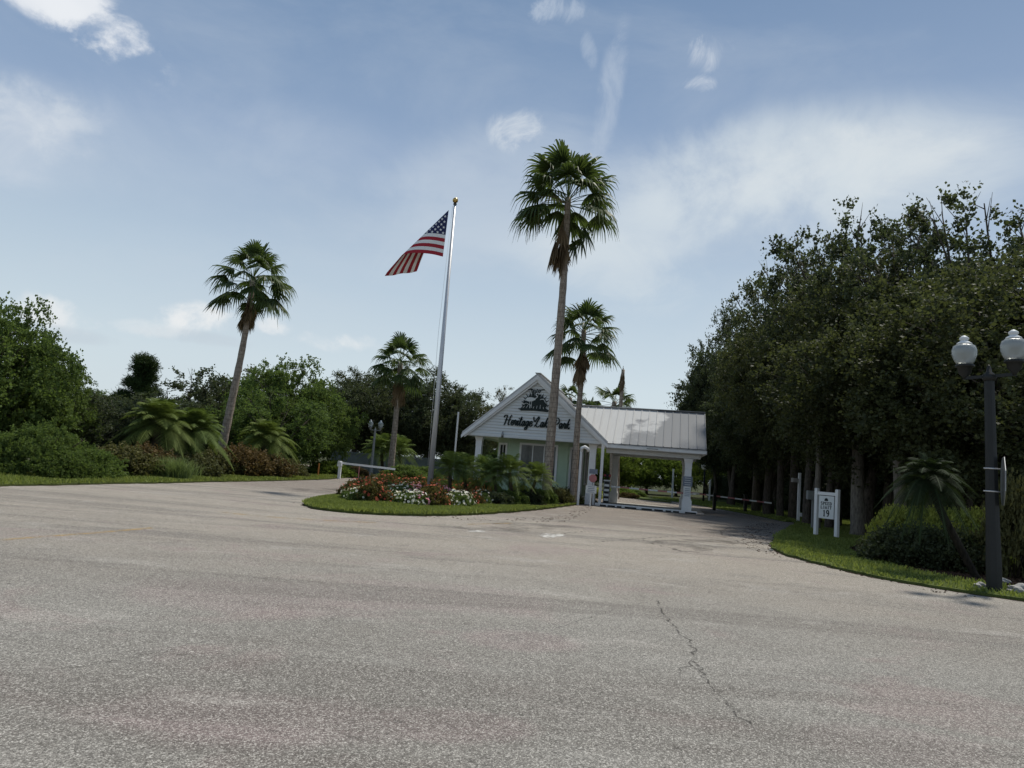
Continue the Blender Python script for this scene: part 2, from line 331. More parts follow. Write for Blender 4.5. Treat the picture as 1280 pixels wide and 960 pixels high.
    def plate(s, poly, y, th):      # polygon in (x, z), extruded along y towards -y
        n = len(poly); t = tessellate_polygon([[Vector((p[0], p[1], 0)) for p in poly]])
        s.add([(p[0], yy, p[1]) for yy in (y-th, y) for p in poly], [tuple(a) for a in t]+[tuple(n+i for i in a) for a in t]+[(i, (i+1) % n, n+(i+1) % n, n+i) for i in range(n)])
        return s
    def mesh(s, name, bevel=0.):
        me = bpy.data.meshes.new(name); me.from_pydata(s.v, [], s.f); me.polygons.foreach_set('material_index', s.m); me.polygons.foreach_set('use_smooth', s.sm)
        bm = bmesh.new(); bm.from_mesh(me); bmesh.ops.recalc_face_normals(bm, faces=bm.faces)
        if bevel: bmesh.ops.bevel(bm, geom=[e for e in bm.edges if len(e.link_faces) == 2 and e.calc_face_angle(0) > .7], offset=bevel, segments=2, affect='EDGES')
        bm.to_mesh(me); bm.free(); me.update(); return me
    def build(s, name, mat, parent=None, bevel=0.): return obj(name, s.mesh(name, bevel), mat, parent)

def nrm(a): return a/np.maximum(np.linalg.norm(a, axis=-1, keepdims=True), 1e-9)
def quads_mesh(name, V, attr=None, smooth=False):
    """V (N,4,3) separate quads."""
    n = len(V); me = bpy.data.meshes.new(name); me.vertices.add(n*4); me.vertices.foreach_set('co', np.ascontiguousarray(V, dtype=np.float32).ravel())
    me.loops.add(n*4); me.loops.foreach_set('vertex_index', np.arange(n*4, dtype=np.int32)); me.polygons.add(n); me.polygons.foreach_set('loop_start', np.arange(0, n*4, 4, dtype=np.int32))
    if attr is not None:
        a = me.attributes.new('v', 'FLOAT', 'FACE'); a.data.foreach_set('value', np.clip(attr, 0, 1).astype(np.float32))
    me.update(calc_edges=True); return me
def leaf_quads(P, D, size, wid=.42):
    D = nrm(D); S = nrm(np.cross(D, RNG.normal(size=D.shape))); s = np.asarray(size)[:, None]*np.ones((len(P), 1)); N = np.cross(D, S)
    mid = P+D*s*.48; return np.stack([P, mid+S*s*wid+N*s*.08, P+D*s, mid-S*s*wid+N*s*.08], 1)
def sphere_dirs(n): return nrm(RNG.normal(size=(n, 3)))
def clumps(centers, outs, n_tw, n_lf, tw_len, size, up=.15, spread=.85, wid=.42, bright=None):
    """leafy twigs radiating from clump centres"""
    K = len(centers); T = np.repeat(np.arange(K), n_tw)
    td = nrm(outs[T]+RNG.normal(size=(len(T), 3))*spread+[0, 0, up]); tl = tw_len*RNG.uniform(.5, 1.25, len(T))
    I = np.repeat(np.arange(len(T)), n_lf); f = np.tile((np.arange(n_lf)+.6)/n_lf, len(T))+RNG.normal(0, .04, len(I))
    P = centers[T][I]+td[I]*(tl[I]*f)[:, None]+RNG.normal(0, size*.35, (len(I), 3)); P[:, 2] -= .12*tw_len*f**2
    D = td[I]*.5+nrm(RNG.normal(size=(len(I), 3)))
    cb = (RNG.uniform(0, 1, K) if bright is None else bright)[T][I]
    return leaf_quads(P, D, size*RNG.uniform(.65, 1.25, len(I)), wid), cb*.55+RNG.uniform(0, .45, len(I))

def tree_meshes(name, H, R, zb, lobes, ncl, lobe_r=(.9, 1.7), n_tw=5, n_lf=11, tw=.75, size=.17, top_open=0., trunk_r=.2, fork=.35, squash=.8, seed=0, twigs=False):
    global RNG
    RNG = np.random.default_rng(seed+100); rnd = random.Random(seed)
    tr = MB(); hf = H*fork; bend = [(0, 0, -.1), (rnd.uniform(-.1, .1), rnd.uniform(-.1, .1), hf*.3), (rnd.uniform(-.25, .25), rnd.uniform(-.25, .25), hf*.7), (rnd.uniform(-.3, .3), rnd.uniform(-.3, .3), hf)]
    tr.tube(bend, [trunk_r*1.5, trunk_r, trunk_r*.85, trunk_r*.75], 9); fk = Vector(bend[-1])
    C = []; O = []
    for i in range(lobes):
        for _ in range(40):
            d = sphere_dirs(1)[0]; q = d*rnd.uniform(.45, .95)**.6; z = zb+(H-zb)*(.5+.5*q[2]); 
            rr = R*(1-.25*max(0, q[2])); c = np.array([q[0]*rr*.86, q[1]*rr*.86, z])
            if all(np.linalg.norm(c-k[0]) > .9*R/ (lobes**.33) for k in C): break
        lr = rnd.uniform(*lobe_r)*(1-.35*max(0, q[2])); c[2] = min(c[2], H-lr*.7); C.append((c, lr))
        e = Vector(c); mid = fk.lerp(e, .5)+Vector((rnd.uniform(-.3, .3), rnd.uniform(-.3, .3), rnd.uniform(.1, .6)))
        if rnd.random() < .85:
            tr.tube([fk-Vector((0, 0, rnd.uniform(0, hf*.25))), mid, e], [trunk_r*.45, trunk_r*.2, .018], 6)
            for k in range(3):
                d = Vector(sphere_dirs(1)[0]); d.z = abs(d.z)*.7+.1; tr.tube([mid.lerp(e, .5+.2*k), e+d*lr*.95], [.016, .005], 4)
    cs = []; os = []; br = []
    for c, lr in C:
        n = max(4, int(ncl*lr**2/1.6)); d = sphere_dirs(n); d[:, 2] = d[:, 2]*squash; r = lr*RNG.uniform(.45, 1.0, n)**.5
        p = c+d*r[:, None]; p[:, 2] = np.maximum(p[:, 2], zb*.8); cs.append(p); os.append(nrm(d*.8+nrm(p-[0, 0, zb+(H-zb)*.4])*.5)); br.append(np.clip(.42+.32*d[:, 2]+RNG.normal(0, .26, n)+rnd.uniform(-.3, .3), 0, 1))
    cs = np.concatenate(cs); os = np.concatenate(os); br = np.concatenate(br)
    if top_open:
        keep = RNG.uniform(0, 1, len(cs)) > top_open*np.clip((cs[:, 2]-zb)/(H-zb), 0, 1)**1.2; cs, os, br = cs[keep], os[keep], br[keep]
    V, a = clumps(cs, os, n_tw, n_lf, tw, size, bright=br)
    return quads_mesh(name+'_crown', V, a), tr.mesh(name+'_trunk')

TREE = {}
def tree_kind(key, H, R, **k): TREE[key] = (H, R)+tree_meshes(key, H, R, **k)
tree_kind('oak', 10, 4.6, zb=3.0, lobes=26, ncl=30, seed=1, lobe_r=(1.0, 1.9), n_tw=7, n_lf=15, size=.115)
tree_kind('oak2', 10, 4.3, zb=2.6, lobes=30, ncl=28, seed=2, lobe_r=(.8, 1.8), n_tw=7, n_lf=15, size=.115)
tree_kind('airy', 11, 4.0, zb=4.0, lobes=38, ncl=20, seed=3, lobe_r=(.5, 1.15), top_open=.62, fork=.55, n_tw=6, n_lf=13, tw=.6, size=.115)
tree_kind('round', 6, 3.2, zb=.8, lobes=24, ncl=36, seed=4, lobe_r=(.7, 1.35), fork=.25, trunk_r=.13, tw=.5, n_tw=6, n_lf=13, size=.105)
tree_kind('round2', 6, 3.4, zb=.6, lobes=26, ncl=32, seed=5, lobe_r=(.6, 1.3), fork=.25, trunk_r=.13, tw=.55, n_tw=6, n_lf=13, size=.11)
tree_kind('sapling', 6, 2.2, zb=1.6, lobes=14, ncl=22, seed=6, lobe_r=(.6, 1.1), fork=.35, trunk_r=.09, tw=.55, size=.13, top_open=.3)
def bush_mesh(key, H, R, n, size, tw, seed, n_tw=5, n_lf=10, flat=1.):
    global RNG
    RNG = np.random.default_rng(seed+500); d = sphere_dirs(n); d[:, 2] = np.abs(d[:, 2])
    k = .86+.14*np.sin(d[:, 0]*5+seed)*np.cos(d[:, 1]*4)+RNG.normal(0, .05, n); r = RNG.uniform(.55, 1, n)**.35*k
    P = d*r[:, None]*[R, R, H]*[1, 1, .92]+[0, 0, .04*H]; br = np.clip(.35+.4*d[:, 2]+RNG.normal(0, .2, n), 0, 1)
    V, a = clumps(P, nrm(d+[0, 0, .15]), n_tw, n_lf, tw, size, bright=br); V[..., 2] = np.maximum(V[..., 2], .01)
    return (H, R, quads_mesh(key, V, a))
def bush_stems(key, H, R, seed):
    rnd = random.Random(seed); tr = MB()
    for i in range(7):
        a = rnd.uniform(0, 6.28); tr.tube([(0.08*math.cos(a), .08*math.sin(a), -.03), (.3*R*math.cos(a), .3*R*math.sin(a), H*.4), (.6*R*math.cos(a), .6*R*math.sin(a), H*.75)], [.03, .02, .008], 5)
    return tr.mesh(key)
BUSH = {'hedge': bush_mesh('hedge_leaves', 1.7, 2.6, 1700, .062, .2, 1), 'shrub': bush_mesh('shrub_leaves', 1.2, 1.1, 330, .075, .2, 2), 'loose': bush_mesh('loose_leaves', 1.4, 1.2, 190, .10, .4, 3), 'low': bush_mesh('low_leaves', .6, .7, 230, .055, .13, 4), 'big': bush_mesh('big_leaves', 3.0, 2.4, 1100, .10, .42, 5)}
STEM = {k: bush_stems(k+'_stems', BUSH[k][0], BUSH[k][1], 9) for k in BUSH}

def leaf_copy(me, mat):          # the same foliage in another leaf colour
    m2 = me.copy(); m2.materials.clear(); m2.materials.append(M[mat]); return m2
LC = {}
def colored(me, mat):
    if (me.name, mat) not in LC: LC[(me.name, mat)] = leaf_copy(me, mat)
    return LC[(me.name, mat)]
def plant_tree(kind, px, Y, py, label, leafmat='oak_leaf', width=None, name='oak_tree', group=None, cat='tree', barkm='oak_bark', loc=None, h=None):
    H, R, cm, tm = TREE[kind]; b = loc or base(px, Y); h = h or height(b, py); sz = h/H; sx = sz if width is None else width/(2*R)
    t = thing(name, label, cat, (b[0], b[1], 0), random.uniform(0, 6.28), group); t.scale = (sx, sx, sz)
    obj('crown', colored(cm, leafmat), None, t); obj('trunk', colored(tm, barkm), None, t); return t
def plant_bush(kind, px, Y, py, label, leafmat='green_leaf', width=None, name='shrub', group=None, loc=None, h=None, depth=None):
    H, R, lm = BUSH[kind]; b = loc or base(px, Y); h = h or height(b, py); sz = h/H; sx = sz if width is None else width/(2*R)
    t = thing(name, label, 'shrub', (b[0], b[1], 0), random.uniform(-.3, .3), group); t.scale = (sx, (depth or width or 2*R*sx)/(2*R), sz)
    obj('foliage', colored(lm, leafmat), None, t); obj('stem', colored(STEM[kind], 'date_bark'), None, t); return t

# ------------------------------------------------------------------ setting
def sm(pts, it=2):           # Chaikin corner cutting, open ends kept
    for _ in range(it):
        q = [pts[0]]
        for a, b in zip(pts, pts[1:]): q += [(a[0]*.75+b[0]*.25, a[1]*.75+b[1]*.25), (a[0]*.25+b[0]*.75, a[1]*.25+b[1]*.75)]
        pts = q+[pts[-1]]
    return pts
def ragged(pts, k, seed, seg=.12):
    rnd = random.Random(seed); o = []; d = 0.
    for a, b in zip(pts, pts[1:]):
        n = max(1, int(math.dist(a, b)/seg)); L_ = math.dist(a, b) or 1
        for i in range(n): d = d*.6+rnd.gauss(0, k); t = i/n; o.append((a[0]+(b[0]-a[0])*t-(b[1]-a[1])/L_*d, a[1]+(b[1]-a[1])*t+(b[0]-a[0])/L_*d))
    return o+[pts[-1]]
R_EDGE = [G(*p) for p in ((1330, 758), (1280, 752), (1200, 741), (1100, 724.5), (1000, 700.5), (968, 690), (962, 683), (972, 670), (988, 659), (999, 654.5))]
L_EDGE = [(-10.4, 57), (-10.4, 47), (-10.35, 42), (-11, 37), (-12.45, 27.2), (-13.46, 20.1), (-15, 12), (-18, 3)]
def sheet(name, pts, z, mat, z0=None):
    b = MB()
    if z0 is None: b.poly(pts, z)
    else: b.slab(pts, z0, z)
    return tag(b.build(name, mat), kind='structure')
g = MB(); NG = 40
gx = np.sign(np.linspace(-1, 1, NG))*np.abs(np.linspace(-1, 1, NG))**2.2*900
g.add([(x, y+20, -.03) for y in gx for x in gx], [(j*NG+i, j*NG+i+1, (j+1)*NG+i+1, (j+1)*NG+i) for j in range(NG-1) for i in range(NG-1)])
tag(g.build('ground', 'woodland_floor'), kind='structure')
road_pts = [(-60, -40), (60, -40), (60, 8), (20, 9.6), (12.5, 11.4)]+sm(R_EDGE)+[(13.4, 42), (12.6, 52), (10, 62), (4, 72), (-8, 80), (-30, 84), (-30, 76), (-10, 73), (-3, 66), (-3.6, 57)]+sm(L_EDGE)+[(-60, -4)]
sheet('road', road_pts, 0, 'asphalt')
ISL_F = [G(*p) for p in ((379, 629), (384, 633.5), (400, 638), (450, 643), (520, 645.6), (600, 644), (690, 636), (735, 629))]
ISL = [(-3.4, 52), (-4.2, 38), (-5.2, 31), (-6.2, 26), ]+ragged(sm(ISL_F), .025, 1)+[(5.2, 41), (5.2, 47), (3.5, 52)]
sheet('traffic_island', ISL, .06, 'turf', -.02)
VR = ragged(sm(R_EDGE), .03, 2)+[G(*p) for p in ((1010, 645), (1060, 640), (1090, 650), (1095, 662), (1080, 676), (1062, 688), (1075, 697), (1130, 712), (1200, 727), (1280, 741), (1330, 749))]
sheet('grass_verge', VR, .05, 'turf', -.02)
VR2 = [(13.4, 35.5), (13.55, 42), (12.8, 52), (11.5, 58), (20, 70), (24, 50), (20, 38)]
sheet('grass_verge', VR2, .03, 'turf', -.02)
VLo = ragged(sm(L_EDGE)[1:], .04, 3, .3); VLi = [(p[0]-3.4, p[1]+.5) for p in VLo]
VL = VLo+VLi[::-1]
sheet('grass_verge', VL, .05, 'turf', -.02)
BED_R = [G(*p) for p in ((1062, 688), (1075, 697), (1130, 712), (1200, 727), (1280, 741), (1330, 749))]+[(14, 14), (17, 22), (13, 23.5), (10.6, 23.5)]
BED_R = [(p[0]+.02, p[1]+.02) for p in BED_R]
sheet('mulch_bed', BED_R, .035, 'mulch')
FL = [G(*p, z=.06) for p in ((434, 622), (445, 627), (480, 630), (560, 635), (610, 632), (660, 634), (690, 633.5), (722, 629))]
BED_I = sm(FL)+[(4.2, 38.5), (-2.6, 38), (-4.3, 31), ]
sheet('flower_bed_soil', BED_I, .066, 'mulch')
sheet('gate_island', [(5.3, 47.3), (4.2, 60), (1.5, 66), (6.1, 62), (7.2, 53), (7.0, 48.5)], .08, 'turf', -.02)
sheet('gate_island', [(9.5, 52), (9.3, 58), (8.0, 63.5), (9.7, 62), (11.6, 54), (11.4, 50.5)], .08, 'turf', -.02)
sheet('far_driveway', [(4.6, 58), (9.2, 56), (8, 66), (2, 74), (-3, 74)], .004, 'concrete')

def strip(name, pts, w, mat, z, jag=0., seg=.25):
    """a thin flat band along a ground polyline, ragged when jag > 0"""
    rnd = random.Random(len(pts)*7+int(w*1000)); P = []
    for a, b in zip(pts, pts[1:]):
        n = max(1, int(math.dist(a, b)/seg))
        P += [(a[0]+(b[0]-a[0])*i/n, a[1]+(b[1]-a[1])*i/n) for i in range(n)]
    P.append(pts[-1]); vs = []
    for i, p in enumerate(P):
        a = P[max(0, i-1)]; b = P[min(len(P)-1, i+1)]; L_ = math.dist(a, b) or 1; nx, ny = -(b[1]-a[1])/L_, (b[0]-a[0])/L_
        o = rnd.gauss(0, jag*.6); ww = w*rnd.uniform(.25, 1.5) if jag else w
        e = 1 if not jag else min(1, .25+min(i, len(P)-1-i)*.25)
        vs += [(p[0]+nx*(o-ww*e/2), p[1]+ny*(o-ww*e/2), z), (p[0]+nx*(o+ww*e/2), p[1]+ny*(o+ww*e/2), z)]
    b = MB(); b.add(vs, [(2*i, 2*i+1, 2*i+3, 2*i+2) for i in range(len(P)-1)])
    return tag(b.build(name, mat), kind='structure')
gp = lambda *pp: [G(*p) for p in pp]
strip('painted_line', sm(gp((272, 640), (300, 643), (340, 646.5), (400, 650.5), (470, 653.5))), .16, 'worn_yellow', .004)
strip('painted_line', gp((0, 675.5), (40, 672), (110, 667), (190, 660)), .13, 'worn_yellow', .004)
strip('painted_line', gp((585, 655.5), (640, 654)), .14, 'worn_yellow', .004)
for pts, w, j in (([(820, 750), (829, 766), (845, 786), (862, 803), (868, 824), (880, 846), (897, 866), (915, 886), (946, 914)], .022, .035),
                  ([(735, 678), (770, 676), (800, 673.5), (850, 670), (880, 668.5), (905, 671), (938, 682)], .07, .08),
                  ([(640, 666), (672, 670), (700, 667.5), (735, 664), (760, 668)], .05, .08), ([(842, 686), (850, 689), (872, 690)], .14, .06),
                  ([(905, 671), (930, 668), (960, 674), (985, 676)], .05, .08), ([(690, 786), (760, 765), (815, 750)], .012, .03)):
    strip('asphalt_crack', gp(*pts), w, 'crack_fill', .0042, j, .08)
def blot(name, px, py, rx, ry, mat, z=.005, n=26):
    c = G(px, py); ax = G(px+rx, py); ay = G(px, py+ry); rnd = random.Random(px)
    pts = []
    for k in range(n):
        t = 2*math.pi*k/n; s = rnd.uniform(.55, 1.15); u, v = math.cos(t)*s, math.sin(t)*s
        pts.append((c[0]+(ax[0]-c[0])*u+(ay[0]-c[0])*v, c[1]+(ax[1]-c[1])*u+(ay[1]-c[1])*v))
    return tag(MB().poly(pts, z).build(name, mat), kind='structure')
blot('pale_patch', 690, 669.5, 19, 2.6, 'worn_white'); blot('pale_patch', 597, 664, 12, 1.5, 'worn_white')
blot('tar_patch', 880, 679, 60, 9, 'patch_tar'); blot('tar_patch', 640, 658, 110, 7, 'patch_tar'); blot('tar_patch', 920, 662, 50, 6, 'patch_tar', .0055); blot('tar_patch', 420, 612, 60, 4, 'patch_tar')
blot('tar_patch', 108, 894, 8, 4, 'patch_tar')
for pts, w, j in (([(868, 824), (856, 834), (850, 846)], .014, .03), ([(845, 786), (862, 781), (880, 783)], .012, .03), ([(897, 866), (915, 858), (938, 859)], .012, .03), ([(800, 673.5), (815, 680), (842, 686)], .05, .06), ([(0, 850), (60, 838), (120, 832), (200, 815)], .012, .03), ([(905, 671), (900, 664), (915, 658)], .05, .06)):
    strip('asphalt_crack', gp(*pts), w, 'crack_fill', .0044, j, .08)

for nm, pts in (('bare_soil', ISL[4:-4]), ('bare_soil', VR[:len(VR)-11]), ('bare_soil', VLo)): strip(nm, pts, .16, 'mulch', .0025, .04, .15)
# grass
def in_poly(P, poly):
    x, y = P[:, 0], P[:, 1]; r = np.zeros(len(P), bool); j = len(poly)-1
    for i in range(len(poly)):
        xi, yi = poly[i]; xj, yj = poly[j]
        k = ((yi > y) != (yj > y)) & (x < (xj-xi)*(y-yi)/((yj-yi) or 1e-9)+xi); r ^= k; j = i
    return r
def grass(poly, n, h, z, label, holes=(), ymax=60, mat='grass_blade', width=.012, xr=None, spill=0.):
    global RNG
    RNG = np.random.default_rng(n); A = np.array(poly); lo, hi = A.min(0), A.max(0); hi[1] = min(hi[1], ymax)
    if xr: lo[0] = max(lo[0], xr[0]); hi[0] = min(hi[0], xr[1])
    P = RNG.uniform(lo, hi, (n*4, 2)); k = in_poly(P, poly)
    for q in holes: k &= ~in_poly(P, q)
    P = P[k][:n]; n = len(P)
    if spill: P = P+RNG.normal(0, spill, P.shape)
    b = np.c_[P, np.full(n, z)]; ang = RNG.uniform(0, 6.28, n); hh = h*RNG.uniform(.45, 1.3, n)*(1+.4*np.sin(P[:, 0]*2.1)*np.cos(P[:, 1]*1.7)); w = width*(1+P[:, 1]/22)
    s = np.c_[np.cos(ang), np.sin(ang), 0*ang]*w[:, None]; ln = np.c_[RNG.normal(0, .45, (n, 2)), np.ones(n)]*hh[:, None]
    V = np.stack([b-s, b+s, b+ln+s*.25, b+ln-s*.25], 1)
    o = obj('grass', quads_mesh('grass', V, RNG.uniform(0, 1, n)), mat); o['kind'] = 'stuff'; o['label'] = label; o['category'] = 'grass'
    return o
grass(ISL, 90000, .07, .06, 'mown green grass around the flower bed on the traffic island', [BED_I], 40, spill=.03)
grass(VR, 70000, .06, .05, 'mown green grass beside the road around the speed limit sign', spill=.03)
grass(VL, 60000, .09, .05, 'strip of green grass along the left edge of the road', ymax=56, spill=.03)
grass(VR2, 30000, .08, .03, 'green grass on the far side of the exit lane under the trees')
grass([(7.3, 14.6), (8.6, 12.7), (7.6, 12.9), (6.2, 18.5), (6.6, 20.5), (9, 28), (11.5, 33), (12.3, 33), (8.2, 23), (7.1, 19.5)], 900, .012, .004, 'dry leaf litter scattered along the right road edge', mat='mulch_chip', width=.018)
grass([(-6.6, 22.6), (-4, 21.4), (-1, 20.9), (2, 23.2), (4.4, 35), (4.2, 36), (1.6, 25), (-1, 22.2), (-4, 22.6), (-6.2, 23.8)], 700, .012, .004, 'dry leaf litter scattered on the asphalt around the traffic island', mat='mulch_chip', width=.018)
grass(BED_R, 16000, .03, .03, 'brown mulch and dead leaves under the dark shrubs beside the lamp post', mat='mulch_chip', width=.02)

# ------------------------------------------------------------------ gatehouse
ANG = math.radians(-12); GH0 = base(751.5, 37.3); GW = 7.3; EZ = 3.22; PZ = 6.40; PR = 5.22; PX = 4.95; PD = 3.0
gh = thing('gatehouse', 'white gabled gatehouse with pale green walls and a metal roofed portico over the gate lane', 'building', GH0, ANG)
U = np.array([math.cos(ANG), math.sin(ANG), 0]); Vv = np.array([-math.sin(ANG), math.cos(ANG), 0])
def gl(x, y, z=0.): q = np.array(GH0)+U*x+Vv*y; return (float(q[0]), float(q[1]), z)
cx = -GW/2; sl = (PZ-EZ)/(GW/2)
# lap siding on the gable
b = MB(); n = 20; x0f = lambda z: -GW+.12+(z-EZ)/sl
for i in range(n):
    za = EZ+(PZ-EZ-.12)*i/n; zb = EZ+(PZ-EZ-.12)*(i+1)/n
    xa, xb = x0f(za), x0f(zb); ra, rb = -GW-xa, -GW-xb
    b.add([(xa, -.045, za), (ra, -.045, za), (rb, 0, zb), (xb, 0, zb), (xa, .03, za), (ra, .03, za)], [(0, 1, 2, 3), (0, 4, 5, 1)])
b.build('gable_siding', 'siding', gh)
# main roof: two slopes with standing seams
b = MB(); YB = 9.5; YF = -.22; th = .09
for s in (-1, 1):
    ex = cx+s*(GW/2+.14); ez = EZ-.14*sl
    b.add([(cx, YF, PZ+.06), (cx, YB, PZ+.06), (ex, YB, ez+.06), (ex, YF, ez+.06), (cx, YF, PZ-.03), (cx, YB, PZ-.03), (ex, YB, ez-.03), (ex, YF, ez-.03)],
          [(0, 1, 2, 3), (4, 7, 6, 5), (0, 3, 7, 4), (1, 5, 6, 2), (2, 6, 7, 3)])
    for k in range(23): y = YF+.1+k*.42; b.bar((cx+s*.04, y, PZ+.05), (ex-s*.005, y, ez+.085), .035, .05)
b.bar((cx, YF-.01, PZ+.085), (cx, YB, PZ+.085), .3, .03)
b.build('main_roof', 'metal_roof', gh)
# bargeboards
for s in (-1, 1):
    bb = MB(); ex = cx+s*(GW/2+.17); ez = EZ-.17*sl
    bb.plate([(cx, PZ-.035), (ex, ez-.035), (ex, ez-.2), (cx, PZ-.26)], -.19, .05); bb.plate([(cx, PZ-.262), (ex-s*.15, ez-.06), (ex-s*.15, ez-.16), (cx, PZ-.40)], -.12, .05)
    bb.build('bargeboard', 'trim_white', gh)
MB().span((-GW+.1, -.07, EZ-.17), (-.1, .05, EZ-.003)).build('gable_frieze', 'siding', gh)
MB().span((-GW+.1, .06, EZ-.06), (-.1, 9.2, EZ-.01)).build('soffit', 'soffit', gh)
# portico roof
b = MB(); vx = cx+(PZ-PR)/sl
b.add([(vx+.02, PD, PR), (PX, PD, PR), (PX, -.12, EZ-.08), (-.02, -.12, EZ-.08)], [(0, 3, 2, 1)])
b.add([(vx+.02, PD, PR), (PX, PD, PR), (PX, 2*PD+.1, EZ-.08), (-.02, 2*PD+.1, EZ-.08)], [(0, 1, 2, 3)])
b.add([(vx+.02, PD, PR-.07), (PX, PD, PR-.07), (PX, -.12, EZ-.15), (-.02, -.12, EZ-.15)], [(0, 1, 2, 3)])
b.add([(PX, PD, PR), (PX, -.12, EZ-.08), (PX, -.12, EZ-.15), (PX, PD, PR-.07), (PX, 2*PD+.1, EZ-.15), (PX, 2*PD+.1, EZ-.08)], [(0, 1, 2, 3), (0, 3, 4, 5)])
for k in range(17):
    x = PX-.03-k*.41; t = 0 if x >= 0 else min(.97, -x/-vx)
    ya = -.12+(PD+.12)*t; za = EZ-.08+(PR-EZ+.08)*t
    if x > vx+.15: b.bar((x, PD, PR+.015), (x, ya, za+.015), .035, .045)
b.bar((vx, PD, PR+.02), (PX+.01, PD, PR+.02), .26, .04)
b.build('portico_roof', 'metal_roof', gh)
MB().span((.02, -.1, EZ-.30), (PX, -.03, EZ-.12)).span((PX-.03, -.02, EZ-.3), (PX+.03, 2*PD, EZ-.14)).build('fascia', 'trim_white', gh)
MB().span((.0, .1, EZ-.34), (PX-.1, 2*PD-.1, EZ-.27)).span((.05, .35, EZ-.55), (PX-.25, .75, EZ-.345)).span((.05, 5.2, EZ-.55), (PX-.25, 5.6, EZ-.345)).build('portico_ceiling', 'soffit', gh)
b = MB(); b.plate([(0, 0)], 0, 0) if 0 else None
pe = MB(); pe.add([(PX-.12, .1, EZ-.2), (PX-.12, 2*PD-.1, EZ-.2), (PX-.12, PD, PR-.15)], [(0, 1, 2)]); pe.build('end_gable', 'siding', gh)
# columns
def column(x, y, top=EZ-.5, w=.36):
    c = MB()
    c.box((x, y, .28), (w+.12, w+.12, .62)); c.box((x, y, .625), (w+.06, w+.06, .07))
    c.box((x, y, (.66+top-.5)/2), (w, w, top-.5-.66), taper=.9)
    c.box((x, y, top-.47), (w*.98, w*.98, .05)); z0 = top-.445
    a = w*.46; t = w*.66; vs = []
    for z, h in ((z0, a), (z0+.2, a*1.04), (z0+.36, t*.9), (top-.01, t)): vs += [(x-h, y-h, z), (x+h, y-h, z), (x+h, y+h, z), (x-h, y+h, z)]
    fs = [(i*4+k, i*4+(k+1) % 4, i*4+4+(k+1) % 4, i*4+4+k) for i in range(3) for k in range(4)]+[(0, 3, 2, 1), (12, 13, 14, 15)]
    c.add(vs, fs); return c.build('column', 'trim_white', gh)
column(4.14, .55, EZ-.55, .36); column(4.14, 5.4, EZ-.55, .36); column(-.62, .45, EZ-.17, .36); column(-6.62, .45, EZ-.17, .34); column(.25, 5.4, EZ-.55, .34); column(-6.62, 8.6, EZ-.17, .34)
MB().span((-.16, -.14, 0.), (-.02, .0, EZ-.1)).build('corner_post', 'trim_white', gh)
# green walls with chamfered front corners
WX0, WX1, WY, CH = -6.0, -1.25, 1.35, .85
wp = [(WX0, 8.8), (WX0, WY+CH), (WX0+CH, WY), (WX1-CH*.9, WY), (WX1, WY+CH), (WX1, 8.8)]
b = MB(); b.slab([(p[0], p[1]) for p in wp][::-1][::-1], 0, EZ-.07); b.build('wall', 'green_stucco', gh)
def framed(x0, y0, x1, y1, z0, z1, nx, nz, curtain=True, name='window', dark=False):
    """window or door in the plane from (x0,y0) to (x1,y1), set proud of the wall"""
    d = np.array([x1-x0, y1-y0]); L_ = np.linalg.norm(d); d = d/L_; nv = np.array([d[1], -d[0]])
    def P(a, o, z): q = np.array([x0, y0])+d*a+nv*o; return (q[0], q[1], z)
    fr = MB(); w = .11
    def slabq(a0, a1, za, zb, o0, o1): fr.add([P(a0, o0, za), P(a1, o0, za), P(a1, o1, za), P(a0, o1, za), P(a0, o0, zb), P(a1, o0, zb), P(a1, o1, zb), P(a0, o1, zb)], [(0, 3, 2, 1), (4, 5, 6, 7), (0, 1, 5, 4), (1, 2, 6, 5), (2, 3, 7, 6), (3, 0, 4, 7)])
    slabq(0, L_, z1-w, z1, .004, .06); slabq(0, L_, z0, z0+w, .004, .07); slabq(0, w, z0+w+.002, z1-w-.002, .004, .06); slabq(L_-w, L_, z0+w+.002, z1-w-.002, .004, .06)
    f = fr.build(name, 'trim_white', gh)
    mu = MB(); fr2 = fr; fr = mu
    for i in range(1, nx): a = w+(L_-2*w)*i/nx; slabq(a-.025, a+.025, z0+w+.003, z1-w-.003, .006, .045)
    for i in range(1, nz): z = z0+w+(z1-z0-2*w)*i/nz; slabq(w+.003, L_-w-.003, z-.02, z+.02, .006, .04)
    if mu.v: mu.build('muntin', 'trim_white', f)
    gm = MB(); gm.add([P(w, .03, z0+w), P(L_-w, .03, z0+w), P(L_-w, .03, z1-w), P(w, .03, z1-w)], [(0, 1, 2, 3)]); gm.build('pane', 'window_glass', f)
    cm = MB(); NC = 40; top = z1-w
    vs = []
    for i in range(NC+1):
        a = w+(L_-2*w)*i/NC; o = .012+.006*math.sin(i*1.9); vs += [P(a, o, z0+w), P(a, o, top)]
    cm.add(vs, [(2*i, 2*i+2, 2*i+3, 2*i+1) for i in range(NC)], True); cm.build('curtain' if curtain else 'backing', 'curtain' if curtain else ('black_paint' if dark else 'door_grey'), f)
    return f
framed(-4.62, WY, -2.55, WY, .95, EZ-.32, 3, 1)
framed(WX0+.14, WY+CH-.14, WX0+CH-.16, WY+.16, 1.0, EZ-.38, 2, 2, False, dark=True)
framed(WX1-CH*.82, WY+.10, WX1-.06, WY+CH-.07, .05, EZ-.38, 1, 1, False, 'door', True)
framed(WX1, WY+CH+.5, WX1, WY+CH+1.7, .9, EZ-.4, 2, 1, False, dark=True)
